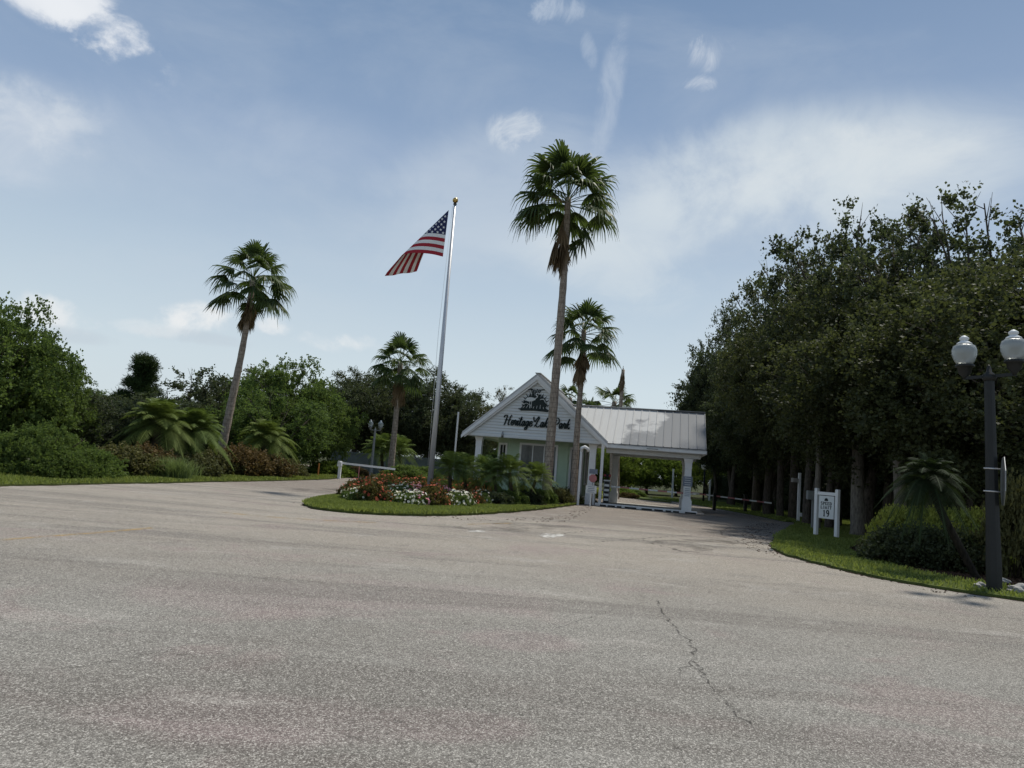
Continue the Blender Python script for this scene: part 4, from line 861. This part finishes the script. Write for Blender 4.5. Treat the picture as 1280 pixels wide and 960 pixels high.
def fan_palm(name, label, b0, trunk, r0, r1, nfr, pet, rad, seed, skirt=(14, 1.0), extra=(), low=-.35, side=None, group=None, stalks=0):
    """trunk: list of (dx, dy, z)"""
    rnd = random.Random(seed); t = thing(name, label, 'palm', b0, 0, group); zt = trunk[-1][2]
    P = catmull(trunk, 8); n = len(P); rad_ = [(r0+(r1-r0)*min(1, i/(n-1)*1.3))*(1.35-.35*min(1, i/(n-1)*9))*(1+.05*math.sin(i*2.3)) for i in range(n)]
    MB().tube(P, rad_, 14).build('trunk', 'palm_bark', t); o = np.array(P[-1])
    Q, A_ = [], []
    for i in range(nfr):
        k = (i+.5)/nfr; el = 1.45-k*(1.45-low)+rnd.uniform(-.12, .12); az = i*2.39996+rnd.uniform(-.25, .25)
        fan_frond(Q, A_, o+np.array([0, 0, -.45*k]), az, el, pet*rnd.uniform(.8, 1.15)*(.8+.2*min(1, k*3)), rad*rnd.uniform(.85, 1.1), rnd, bright=rnd.uniform(.25, .65), tip=.45+.6*k)
    for az, el, pl, rs_ in extra: fan_frond(Q, A_, o+np.array([0, 0, -.4]), az, el, pl, rs_, rnd, bright=.6, tip=.9)
    obj('crown', quads_mesh('palm_crown', np.array(Q), np.array(A_)), 'fan_leaf', t)
    Q, A_ = [], []
    for i in range(skirt[0]):
        az = rnd.uniform(0, 6.28) if side is None else rnd.gauss(side, .7); el = rnd.uniform(-1.53, -1.2); fan_frond(Q, A_, o+np.array([0, 0, -.3-rnd.uniform(0, 1.1)*skirt[1]*.6]), az, el, skirt[1]*rnd.uniform(.3, .8), skirt[1]*rnd.uniform(.6, 1.0), rnd, 14, .55, .2, rnd.uniform(.2, .7))
    for i in range(stalks):
        az = math.pi+rnd.uniform(-.5, .5); a = np.array([math.cos(az), math.sin(az), 0]); l = rnd.uniform(1.6, 2.6); pr = o-np.array([0, 0, .3])
        for k in range(1, 11):
            x = k/10; q = o+a*l*(1-(1-x)**1.6)*.85+np.array([0, 0, -.3+.5*math.sin(x*2)-2.2*x**2.6]); Q.append([pr-[0, 0, .014], pr+[0, 0, .014], q+[0, 0, .012], q-[0, 0, .012]]); A_.append(.4)
            if k > 4: 
                e = q+np.array([rnd.uniform(-.1, .1), rnd.uniform(-.1, .1), -rnd.uniform(.2, .5)]); Q.append([q-[.012, 0, 0], q+[.012, 0, 0], e+[.004, 0, 0], e-[.004, 0, 0]]); A_.append(.5)
            pr = q
    if Q: obj('dead_frond_skirt', quads_mesh('palm_skirt', np.array(Q), np.array(A_)), 'dead_frond', t)
    return t
def trunk_line(b0, px_list):       # centre line read at several heights, same depth
    out = []
    for px, py in px_list: q = at(px, py, b0[1]); out.append((q[0]-b0[0], 0, q[2]))
    return [(0, 0, -.05)]+out
b0 = base(682, 34.0); fan_palm('fan_palm', 'tallest fan palm on the island in front of the gatehouse gable', b0, trunk_line(b0, [(685, 590), (694, 480), (703, 370), (707, 310), (710, 247)]), .24, .15, 34, 1.78, 1.32, 1, (11, 1.75), [(.1, -1.25, 1.6, 1.0), (0.0, -.75, 1.3, 1.1), (.2, -1.0, 1.5, .9), (3.1, -.2, 1.5, 1.2), (3.4, .0, 1.5, 1.1), (.15, .0, 1.5, 1.2)], -.05, math.pi, stalks=5)
b0 = base(716, 36.4); fan_palm('fan_palm', 'shorter fan palm beside the tallest one with a brown skirt of dead fronds', b0, trunk_line(b0, [(718, 595), (722, 530), (727, 470), (730, 412)]), .19, .12, 28, 1.25, .95, 2, (14, 1.15), [(.1, -.3, 1.3, 1.1), (3.2, -.3, 1.4, 1.0)], -.5)
b0 = base(266, 38.0); fan_palm('fan_palm', 'leaning fan palm standing alone above the shrubs left of the road', b0, trunk_line(b0, [(278, 555), (291, 495), (305, 425), (317, 346)]), .26, .15, 28, 1.5, 1.1, 3, (9, 1.35), [(3.2, -.35, 1.5, 1.2), (.0, -.35, 1.4, 1.2), (.1, .3, 1.2, 1.2)], -.45)
b0 = base(487, 54.0); fan_palm('fan_palm', 'fan palm between the left lamp post and the flagpole', b0, trunk_line(b0, [(490, 570), (495, 520), (501, 451)]), .27, .18, 27, 1.45, 1.15, 4, (14, 1.4), [(3.0, -.4, 1.4, 1.3), (.1, -.4, 1.3, 1.3)], -.6)
b0 = base(766, 62.0); fan_palm('fan_palm', 'short fan palm whose crown shows above the portico roof beside a dead palm', b0, trunk_line(b0, [(766, 540), (768, 502)]), .25, .2, 18, 1.3, 1.05, 5, (8, 1.2), (), -.5)
b0 = base(714, 66.0); fan_palm('fan_palm', 'distant fan palm crown peeping over the main roof between the two tall trunks', b0, trunk_line(b0, [(714, 540), (713, 497)]), .2, .16, 16, 1.0, .9, 6, (5, 1.), (), -.4)
b0 = base(737, 68.0); fan_palm('fan_palm', 'lowest distant fan palm showing just above the portico ridge at its left end', b0, trunk_line(b0, [(736, 540), (735, 513)]), .2, .16, 16, 1.0, .85, 7, (4, 1.), (), -.3)
b0 = base(771, 50.0); dp = thing('dead_palm', 'dead palm trunk with withered brown top rising behind the portico roof', 'palm', b0); TL = trunk_line(b0, [(772, 560), (776, 505), (779, 462)]); P = catmull(TL, 6)
MB().tube(P, [.17-.06*i/len(P) for i in range(len(P))], 10).build('trunk', 'palm_bark', dp); Q, A_ = [], []; rnd = random.Random(5); o = np.array(P[-1])
for i in range(7): fan_frond(Q, A_, o+np.array([0, 0, .25-.12*i]), rnd.uniform(0, 6.28), -1.35, .25, .9, rnd, 10, .35, .2, .3)
obj('dead_frond_skirt', quads_mesh('dead_top', np.array(Q), np.array(A_)), 'dead_frond', dp)

def date_palm_meshes(nfr, L, nl, seed, stem, r, droop=1., low=-.2, ll=.3):
    rnd = random.Random(seed); S = MB(); S.tube(catmull(stem, 5), r, 9); o = np.array(stem[-1], float); Q, A_ = [], []
    for i in range(nfr):
        k = (i+.5)/nfr; el = 1.4-k*(1.4-low)+rnd.uniform(-.15, .15); az = i*2.39996+rnd.uniform(-.3, .3); f, s, u = rotm(az, el); ln = L*rnd.uniform(.85, 1.12); v = rnd.uniform(.2, .7); pr = o
        for j in range(1, nl+1):
            t = j/nl; p = o+f*ln*t+np.array([0, 0, -droop*ln*(.35+.35*k)*t**2.2]); d = p-pr; d /= np.linalg.norm(d)
            Q.append([pr-s*.012, pr+s*.012, p+s*.01, p-s*.01]); A_.append(.7)
            if t > .15:
                lw = .0062*L+.002; l2 = ll*L*math.sin(math.pi*min(1, .18+.8*t))*rnd.uniform(.85, 1.1)
                for sg in (-1, 1):
                    e = nrm(s*sg*.85+d*.55+np.array([0, 0, -.18+rnd.uniform(-.1, .15)])); m_ = p+e*l2*.5; tp = p+e*l2+np.array([0, 0, -.12*l2]); w = d*lw
                    Q.append([p-w*.5, p+w*.5, m_+w, m_-w*.6]); A_.append(v+rnd.uniform(-.15, .2)); Q.append([m_-w*.6, m_+w, tp+w*.1, tp-w*.1]); A_.append(v+rnd.uniform(-.15, .2))
            pr = p
    return quads_mesh('date_crown', np.array(Q), np.array(A_)), S.mesh('date_stem')
DP = [date_palm_meshes(42, 1.2, 40, 1, [(0, 0, -.05), (.08, 0, .6), (.2, .02, 1.25)], .075, .95, -.15), date_palm_meshes(40, 1.15, 40, 2, [(0, 0, -.05), (-.12, .03, .6), (-.3, 0, 1.2)], .07, .95, -.15)]
BIG = date_palm_meshes(62, 1.75, 60, 3, [(0, 0, -.05), (.05, 0, .9), (.1, .0, 1.75)], .17, 1.15, -.2, .26)
LEAN = date_palm_meshes(60, .95, 44, 4, [(0, 0, -.05), (-.35, .0, .55), (-.78, 0, 1.3), (-1.08, 0, 1.98)], .075, 1.35, -.5, .26)
def date_palm(ms, px, Y, label, scale=1., rz=None, name='date_palm', group=None, mat='date_leaf', bk='date_bark'):
    t = thing(name, label, 'palm', base(px, Y), random.uniform(0, 6.28) if rz is None else rz, group); t.scale = (scale,)*3
    c = obj('crown', colored(ms[0], mat), None, t); obj('stem', colored(ms[1], bk), None, t); return t
GP = 'small date palms on the island'
for i, (px, Y, s, lb_) in enumerate(((562, 31.2, 1.0, 'small date palm just right of the flagpole'), (583, 33, 1.08, 'small date palm second to the right of the flagpole'), (603, 34.2, 1.0, 'small date palm before the left gatehouse column'), (622, 32.0, 1.0, 'small date palm before the green wall with a bare stem'), (640, 31.6, 1.06, 'small date palm below the large gatehouse window'), (662, 32.6, .98, 'small date palm next to the base of the tallest palm'))):
    date_palm(DP[i % 2], px, Y, lb_, s, None, 'date_palm', GP)
for px, Y, s, lb_ in ((188, 33, 1.25, 'large date palm with arching fronds left of the leaning fan palm'), (238, 34.2, 1.15, 'large date palm arching right beside its twin near the grass plume'), (325, 40.5, 1.15, 'date palm clump just right of the leaning palm trunk')): date_palm(BIG, px, Y, lb_, s, None, 'date_palm', 'large date palms left of the road')
date_palm(DP[0], 478, 60, 'small date palm by the wall left of the third fan palm trunk', 1.7); date_palm(DP[1], 503, 60, 'small date palm by the wall right of the third fan palm trunk', 1.8)
date_palm(LEAN, 1224, 15.7, 'dark leaning date palm with drooping fronds in front of the right hedge', 1.02, 0., mat='shade_leaf', bk='shade_bark')

# ------------------------------------------------------------------ flower bed
def flower_meshes(seed, petals, H=.42, R=.42, nb=46, size=.05, nl=150):
    global RNG
    RNG = np.random.default_rng(seed+900); H0, R0, lm = bush_mesh('flower_leaves', H, R, nl, .04, .09, seed, 4, 7)
    d = sphere_dirs(nb); d[:, 2] = np.abs(d[:, 2])*.9+.1; d = nrm(d); P = d*[R*1.08, R*1.08, H*1.12]*RNG.uniform(.9, 1.1, (nb, 1))+[0, 0, .03]
    Q = []; A_ = []
    for p, dd in zip(P, d):
        f = nrm(dd+RNG.normal(0, .3, 3)); u = nrm(np.cross(f, [0.3, .5, .8])); v = np.cross(f, u); s = size*RNG.uniform(.7, 1.2); a = RNG.uniform(0, 1)
        for k in range(5):
            t = 2*math.pi*k/5; e = u*math.cos(t)+v*math.sin(t); g_ = np.cross(f, e); Q.append([p, p+e*s*.6+g_*s*.35+f*.008, p+e*s, p+e*s*.6-g_*s*.35+f*.008]); A_.append(a)
    return colored(lm, 'green_leaf'), colored(quads_mesh('blossoms', np.array(Q), np.array(A_)), petals)
FM = {'white': flower_meshes(1, 'white_petal', .4, .42, 46, .044), 'pink': flower_meshes(2, 'pink_petal', .4, .42, 46, .044), 'red': flower_meshes(3, 'red_petal', .5, .42, 44, .055)}
rl = colored(bush_mesh('rust_low', .55, .45, 170, .055, .14, 44, 4, 7)[2], 'bed_leaf'); FM['rust'] = (rl, flower_meshes(4, 'red_petal', .5, .42, 52, .045)[1])
def poly_pt(px, py): g_ = G(px, py, .066); return (g_[0], g_[1], .05)
def flower(kind, px, py, s, label, name='flowering_plant'):
    t = thing(name, label, 'flowers', poly_pt(px, py), random.uniform(0, 6.28), None); t.scale = (s, s, s*random.uniform(.85, 1.15))
    obj('foliage', FM[kind][0], None, t); obj('blossoms', FM[kind][1], None, t); return t
GL_ = {'white': ('mound of white vinca flowers along the front of the island bed', 'white flowers in the island bed'), 'pink': ('mound of pink vinca flowers along the front of the island bed', 'pink flowers in the island bed'), 'red': ('red flowering plant in the back of the island flower bed', 'red flowers in the island bed'), 'rust': ('rust leaved flowering plant in the middle of the island flower bed', 'rust leaved plants in the island bed')}
rows = [[(441, 625, 'white'), (452, 627, 'white'), (465, 628, 'rust'), (478, 629, 'rust'), (490, 629.5, 'white'), (501, 630.5, 'white'), (511, 631, 'white'), (521, 631.5, 'white'), (529, 632, 'pink'), (538, 632, 'rust'), (549, 632.5, 'rust'), (559, 632.5, 'white'), (569, 632.5, 'white'), (578, 632, 'white'), (588, 631, 'rust'), (599, 630, 'white')],
        [(438, 621, 'rust'), (450, 622, 'rust'), (461, 622.5, 'rust'), (473, 623, 'red'), (485, 623.5, 'white'), (497, 624, 'white'), (508, 624.5, 'white'), (518, 625, 'pink'), (527, 625, 'pink'), (540, 625, 'rust'), (552, 625, 'pink'), (563, 625, 'white'), (574, 625, 'rust'), (585, 624.5, 'rust'), (596, 624, 'rust')],
        [(446, 617.5, 'rust'), (459, 617.5, 'rust'), (472, 618, 'rust'), (484, 618, 'red'), (496, 618, 'red'), (508, 618.5, 'white'), (519, 618.5, 'pink'), (529, 619, 'rust'), (541, 619, 'rust'), (553, 619, 'red'), (565, 619, 'rust'), (577, 619, 'rust'), (589, 618.5, 'rust'), (600, 618, 'rust')],
        [(462, 613.5, 'rust'), (478, 613.5, 'rust'), (493, 614, 'rust'), (508, 614, 'rust'), (522, 614, 'rust'), (552, 614.5, 'rust'), (568, 614.5, 'rust'), (584, 614.5, 'rust')]]
for ri, row in enumerate(rows):
    for px, py, kd in row:
        t = flower(kd, px+random.uniform(-2, 2), py, random.uniform(.85, 1.2)*(1+.05*ri), GL_[kd][0]); t['group'] = GL_[kd][1]
# orange spiky croton
ct = thing('croton', 'spiky orange bromeliad plant at the right end of the flower bed', 'plant', poly_pt(607, 626)); Q, A_ = [], []; rnd = random.Random(6)
for i in range(40):
    f, s, u = rotm(rnd.uniform(0, 6.28), rnd.uniform(.5, 1.4)); l = rnd.uniform(.5, .9); p1 = f*l*.55; p2 = f*l+np.array([0, 0, -.05]); Q.append([s*-.02, s*.02, p1+s*.035, p1-s*.035]); Q.append([p1-s*.035, p1+s*.035, p2+s*.004, p2-s*.004]); A_ += [rnd.random()]*2
obj('leaf_rosette', quads_mesh('croton', np.array(Q), np.array(A_)), 'orange_leaf', ct); MB().lathe([(.05, -.02), (.06, .05), (.03, .12)], 8).build('stem', 'date_bark', ct)
for i, (px, py, k, m_, w, h, lb_) in enumerate(((618, 629, 'low', 'dark_leaf', 1.5, .55, 'low dark green shrub right of the orange plant'), (638, 629, 'low', 'green_leaf', 1.5, .6, 'low green shrub below the large gatehouse window'), (657, 629, 'low', 'dark_leaf', 1.5, .62, 'low dark shrub left of the tallest palm base'), (676, 629, 'low', 'green_leaf', 1.5, .7, 'low green shrub in front of the tallest palm base'), (695, 628, 'loose', 'olive_leaf', 1.5, .8, 'loose grey green shrub right of the tallest palm base'), (710, 627.5, 'loose', 'olive_leaf', 1.3, .75, 'loose olive shrub at the foot of the second palm'),
        (612, 620, 'shrub', 'green_leaf', 1.6, .8, 'rounded green shrub behind the orange plant'), (648, 620, 'shrub', 'yellow_leaf', 1.4, .9, 'yellow variegated shrub behind the small date palms'), (672, 620, 'shrub', 'yellow_leaf', 1.4, 1.0, 'yellow variegated shrub behind the tallest palm'), (700, 620, 'shrub', 'green_leaf', 1.6, .95, 'green shrub against the gatehouse wall between the two palms'), (743, 622, 'low', 'yellow_leaf', 1.0, .7, 'pale yellow flowering shrub beside the stop sign'), (728, 624, 'shrub', 'green_leaf', 1.1, .7, 'green shrub behind the white notice board'), (628, 614, 'shrub', 'bright_leaf', 1.8, 1.0, 'bright green shrub under the gatehouse wall'), (590, 612, 'shrub', 'bright_leaf', 1.8, 1.0, 'bright green shrub behind the flowers'))):
    q = poly_pt(px, py); plant_bush(k, 0, 0, 0, lb_, m_, w, 'shrub', None, (q[0], q[1], 0), h)

# ------------------------------------------------------------------ left planting
plant_bush('hedge', 42, 25.3, 529, 'broad dense green bush at the left edge of the photo', 'green_leaf', 5.3, 'bush', depth=4.2)
plant_bush('shrub', 108, 27.0, 560, 'bright green shrub on the right flank of the broad bush', 'green_leaf', 2.6)
for px, Y, py, w, mt, k, lb_ in ((150, 29.6, 556, 2.8, 'olive_leaf', 'loose', 'brownish loose shrub left of the grass plume'), (180, 31.0, 556, 2.4, 'rust_leaf', 'loose', 'rusty shrub under the first large date palm'), (268, 37.0, 562, 2.6, 'olive_leaf', 'loose', 'olive brown shrub at the foot of the leaning palm'), (298, 38.0, 557, 3.0, 'rust_leaf', 'loose', 'rust red shrub right of the leaning palm trunk'), (330, 39.5, 566, 2.8, 'rust_leaf', 'loose', 'low rust red shrub below the right date palm clump'), (358, 42, 572, 2.4, 'olive_leaf', 'shrub', 'low brown shrub at the right end of the left planting'), (240, 33.0, 566, 2.2, 'olive_leaf', 'loose', 'dull green shrub right of the grass plume'),
        (413, 50, 574, 3.4, 'bright_leaf', 'shrub', 'bright green shrub behind the left barrier post'), (440, 54, 582, 3.0, 'rust_leaf', 'shrub', 'reddish low shrub behind the white barrier arm'), (505, 52, 580, 3.5, 'green_leaf', 'shrub', 'green shrub at the tip of the white barrier arm'), (530, 54, 582, 3.0, 'green_leaf', 'shrub', 'green shrub just left of the flagpole foot')):
    plant_bush(k, px, Y, py, lb_, mt, w)
pg = thing('plume_grass', 'pale green clump of fine ornamental grass at the edge of the left verge', 'grass clump', base(214, 30.2)); Q, A_ = [], []; rnd = random.Random(8)
for i in range(1500):
    f, s, u = rotm(rnd.uniform(0, 6.28), rnd.uniform(.7, 1.5)); l = rnd.uniform(.6, 1.15); p0 = np.array([rnd.gauss(0, .35), rnd.gauss(0, .25), 0]); p1 = p0+f*l*.6; p2 = p0+f*l*1.0+np.array([f[0], f[1], -.35])*l*.35; Q.append([p0-s*.007, p0+s*.007, p1+s*.007, p1-s*.007]); Q.append([p1-s*.007, p1+s*.007, p2+s*.002, p2-s*.002]); A_ += [rnd.random()]*2
obj('blades', quads_mesh('plume', np.array(Q), np.array(A_)), 'plume_grass', pg)
for a in (('round2', -40, 29, 392, 'leafy tree cut off by the left edge of the photo', 'green_leaf', 7.0), ('round', -8, 29.5, 374, 'tall leafy tree at the left edge behind the broad bush', 'green_leaf', 5.2), ('round2', 48, 31.5, 440, 'leafy tree sloping down right of the left edge tree', 'green_leaf', 4.2),
          ('round', 118, 34, 492, 'dark rounded tree behind the broad bush and date palms', 'dark_leaf', 5.5), ('round2', 165, 40, 492, 'dark tree directly below the pine', 'dark_leaf', 6), ('sapling', 232, 50, 461, 'slender dark tree top between the pine and the leaning palm', 'dark_leaf', 5.5),
          ('round2', 208, 44, 500, 'dense dark tree behind the two large date palms', 'dark_leaf', 6.5), ('round', 265, 50, 486, 'dark tree just left of the leaning palm trunk', 'dark_leaf', 6.5), ('round2', 300, 53, 462, 'broad dark tree behind the leaning palm trunk', 'oak_leaf', 7), ('round', 352, 49, 447, 'tall broad tree right of the leaning palm', 'green_leaf', 7.5), ('round2', 335, 45, 488, 'bright green tree in front of the tall broad tree', 'green_leaf', 7), ('round', 390, 51, 476, 'dark tree left of the far lamp post', 'green_leaf', 6),
          ('oak2', 438, 70, 466, 'dark oak behind the far two globe lamp', 'dark_leaf', 9), ('oak', 478, 74, 458, 'dark oak behind the third fan palm', 'dark_leaf', 9), ('oak2', 532, 72, 466, 'dark oak directly behind the flagpole', 'dark_leaf', 8.5), ('oak', 575, 74, 490, 'dark oak left of the gatehouse roof', 'dark_leaf', 8.5), ('airy', 624, 62, 482, 'light thin tree showing above the left slope of the gable', 'olive_leaf', 4.5)):
    plant_tree(a[0], a[1], a[2], a[3], a[4], a[5], a[6], 'leafy_tree' if a[0][0] == 'r' else 'oak_tree')
# pine
pb = base(166, 52); ph = height(pb, 442); pn = thing('pine_tree', 'pine with rounded tufts standing above the left trees', 'tree', pb); S = MB(); S.tube([(0, 0, 0), (.1, 0, ph*.5), (0, 0, ph-.3)], [.2, .15, .06], 8); RNG = np.random.default_rng(77); cs = []; os_ = []
rndp = random.Random(12)
for x, z, r in [(0.0, ph-.55, .6), (.25, ph-.95, .55), (-.3, ph-1.1, .5)]+[(rndp.uniform(-.75, .75)*min(2.6, .6+.75*k*.28), ph-1.5-k*.28, rndp.uniform(.45, .8)) for k in range(16)]:
    S.tube([(0, 0, z-.8), (x*.6, 0, z-.4), (x, 0, z)], [.06, .05, .03], 5); d = sphere_dirs(42)*RNG.uniform(.3, 1.25, (42, 1)); cs.append(np.array([x, RNG.uniform(-.4, .4), z])+d*r*.75*[1.15, 1, .5]); os_.append(nrm(d+[0, 0, .3]))
V_, a_ = clumps(np.concatenate(cs), np.concatenate(os_), 6, 10, .3, .26, wid=.075); obj('crown', quads_mesh('pine_crown', V_, a_), 'pine_leaf', pn); S.build('trunk', 'oak_bark', pn)
# perimeter wall
w0 = base(412, 66); wl = thing('perimeter_wall', 'grey green rendered wall with piers behind the left lane', 'wall', w0)
wh = height(base(475, 66), 568); b = MB(); b.span((0, 0, 0), (14.5, .2, wh*.92)); b.build('panel', 'wall_render', wl)
MB().span((-.1, -.05, wh*.92+.002), (14.6, .25, wh)).build('coping', 'wall_render', wl)
for i in range(5): MB().span((i*3.5, -.1, 0), (i*3.5+.4, -.003, wh*1.04)).build('pier', 'wall_render', wl)

# ------------------------------------------------------------------ woods behind and right
WD = 'oak in the dense wood far behind the gatehouse and lane'; WG = 'oaks in the far wood'
rnd = random.Random(21)
for i in range(26):
    X = -62+i*5.6+rnd.uniform(-1.5, 1.5); Y = 96+rnd.uniform(-6, 10); k = ['oak', 'oak2', 'round2'][i % 3]
    plant_tree(k, 0, 0, 0, WD, ['green_leaf', 'oak_leaf', 'green_leaf'][rnd.randrange(3)], rnd.uniform(9, 12), 'oak_tree', WG, loc=(X, Y, 0), h=rnd.uniform(6.5, 8.0))
for px, Y, py, lb_ in ((772, 70, 568, 'bright green tree seen through the portico at its left'), (808, 72, 570, 'bright green tree in the middle of the view through the portico'), (845, 73, 566, 'green tree seen through the portico beside the right column'), (740, 70, 566, 'dark green tree seen behind the portico post')):
    plant_tree('round2', px, Y, py-12, lb_, 'bright_leaf', 6.5, 'leafy_tree')
plant_bush('shrub', 775, 55, 608, 'clipped green shrub on the gate island seen under the portico', 'bright_leaf', 2.6); plant_bush('shrub', 792, 57, 611, 'small green shrub at the tip of the gate island', 'green_leaf', 2.0); plant_bush('low', 786, 53.5, 616, 'reddish low plant on the gate island', 'rust_leaf', 1.6)
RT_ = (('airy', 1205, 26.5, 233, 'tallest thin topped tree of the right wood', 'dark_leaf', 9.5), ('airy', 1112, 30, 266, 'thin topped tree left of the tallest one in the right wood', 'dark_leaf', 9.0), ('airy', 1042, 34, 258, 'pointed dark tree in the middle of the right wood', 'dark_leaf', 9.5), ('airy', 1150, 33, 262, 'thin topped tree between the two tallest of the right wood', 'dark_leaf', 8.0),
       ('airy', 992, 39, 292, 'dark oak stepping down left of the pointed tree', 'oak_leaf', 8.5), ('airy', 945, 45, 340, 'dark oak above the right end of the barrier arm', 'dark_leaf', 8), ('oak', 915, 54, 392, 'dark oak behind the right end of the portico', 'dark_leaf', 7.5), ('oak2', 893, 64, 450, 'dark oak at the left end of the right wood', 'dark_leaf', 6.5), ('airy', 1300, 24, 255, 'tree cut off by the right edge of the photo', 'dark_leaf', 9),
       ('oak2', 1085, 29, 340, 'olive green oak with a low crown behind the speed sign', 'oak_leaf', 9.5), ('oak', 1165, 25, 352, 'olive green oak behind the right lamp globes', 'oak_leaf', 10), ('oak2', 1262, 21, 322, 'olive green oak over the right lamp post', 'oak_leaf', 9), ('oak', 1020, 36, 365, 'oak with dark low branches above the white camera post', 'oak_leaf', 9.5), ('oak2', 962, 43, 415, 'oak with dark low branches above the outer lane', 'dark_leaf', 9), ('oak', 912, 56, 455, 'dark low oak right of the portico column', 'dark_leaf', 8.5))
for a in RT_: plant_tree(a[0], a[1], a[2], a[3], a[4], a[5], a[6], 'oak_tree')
rnd = random.Random(5)
for i in range(16):
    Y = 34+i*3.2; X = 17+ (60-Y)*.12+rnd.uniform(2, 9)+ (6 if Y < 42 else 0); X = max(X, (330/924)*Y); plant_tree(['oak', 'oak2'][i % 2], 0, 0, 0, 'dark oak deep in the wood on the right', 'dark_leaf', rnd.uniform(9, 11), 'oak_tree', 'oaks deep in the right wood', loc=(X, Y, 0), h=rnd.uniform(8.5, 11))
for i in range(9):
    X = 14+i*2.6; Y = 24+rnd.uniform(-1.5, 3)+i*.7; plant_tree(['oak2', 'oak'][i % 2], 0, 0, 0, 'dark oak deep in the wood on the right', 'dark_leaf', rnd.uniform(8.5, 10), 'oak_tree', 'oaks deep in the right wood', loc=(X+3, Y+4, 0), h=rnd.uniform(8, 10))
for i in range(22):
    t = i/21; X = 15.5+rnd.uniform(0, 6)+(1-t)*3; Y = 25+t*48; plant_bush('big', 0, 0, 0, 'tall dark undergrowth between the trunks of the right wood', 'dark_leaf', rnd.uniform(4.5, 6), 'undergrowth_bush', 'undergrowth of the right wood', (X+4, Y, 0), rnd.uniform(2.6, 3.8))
# bare trunks one can tell apart at the wood's edge
for px, Y, py, r, lean, lb_, bk in ((1072, 28, 520, .26, -.1, 'thick grey trunk right of the speed sign', 'pale_bark'), (1021, 30, 530, .14, .0, 'slim pale trunk just behind the speed sign', 'pale_bark'), (1036, 31.5, 535, .18, .1, 'dark trunk right behind the speed sign', 'oak_bark'), (1008, 34, 540, .2, .1, 'dark trunk between camera post and speed sign', 'oak_bark'), (1128, 24, 500, .2, -.35, 'pale broken trunk standing above the leaning palm', 'pale_bark'), (958, 42, 560, .24, .1, 'dark trunk right of the barrier arm tip', 'oak_bark'), (975, 40, 560, .2, -.1, 'dark trunk between barrier arm tip and camera post', 'oak_bark')):
    b0 = base(px, Y); h = height(b0, py); t = thing('tree_trunk', lb_, 'tree trunk', b0); MB().tube(catmull([(0, 0, -.05), (lean*.2, .05, h*.3), (lean*.6, 0, h*.65), (lean, .1, h)], 5), [r*(1.25 if i == 0 else 1-.25*i/16) for i in range(16)], 11).build('trunk', bk, t)
    MB().tube([(lean*.6, 0, h*.62), (lean+.5, -.1, h*.85), (lean+1.2, -.1, h*1.15)], [r*.4, r*.3, r*.15], 7).build('limb', bk, t)
# clipped hedge and dark shrub beside the lamp
for i, px in enumerate((1120, 1143, 1168, 1194, 1222)):
    plant_bush('shrub', px, 19.9-.2*i, 628+ (i % 2)*2+i*.8, 'section of yellow green clipped hedge behind the dark shrubs', 'yellow_leaf', 1.5, 'hedge_shrub', 'clipped yellow green hedge')
for px, Y, py, w, lb_ in ((1116, 17.9, 657, 1.5, 'dark low shrub at the left end in front of the clipped hedge'), (1150, 17.6, 655, 1.6, 'dark low shrub in the middle in front of the clipped hedge'), (1192, 17.3, 658, 1.6, 'dark low shrub nearest the right lamp post')): plant_bush('loose', px, Y, py, lb_, 'dark_leaf', w)
plant_bush('loose', 1268, 16.5, 600, 'pale grey leaved shrub right of the lamp post', 'olive_leaf', 1.4)
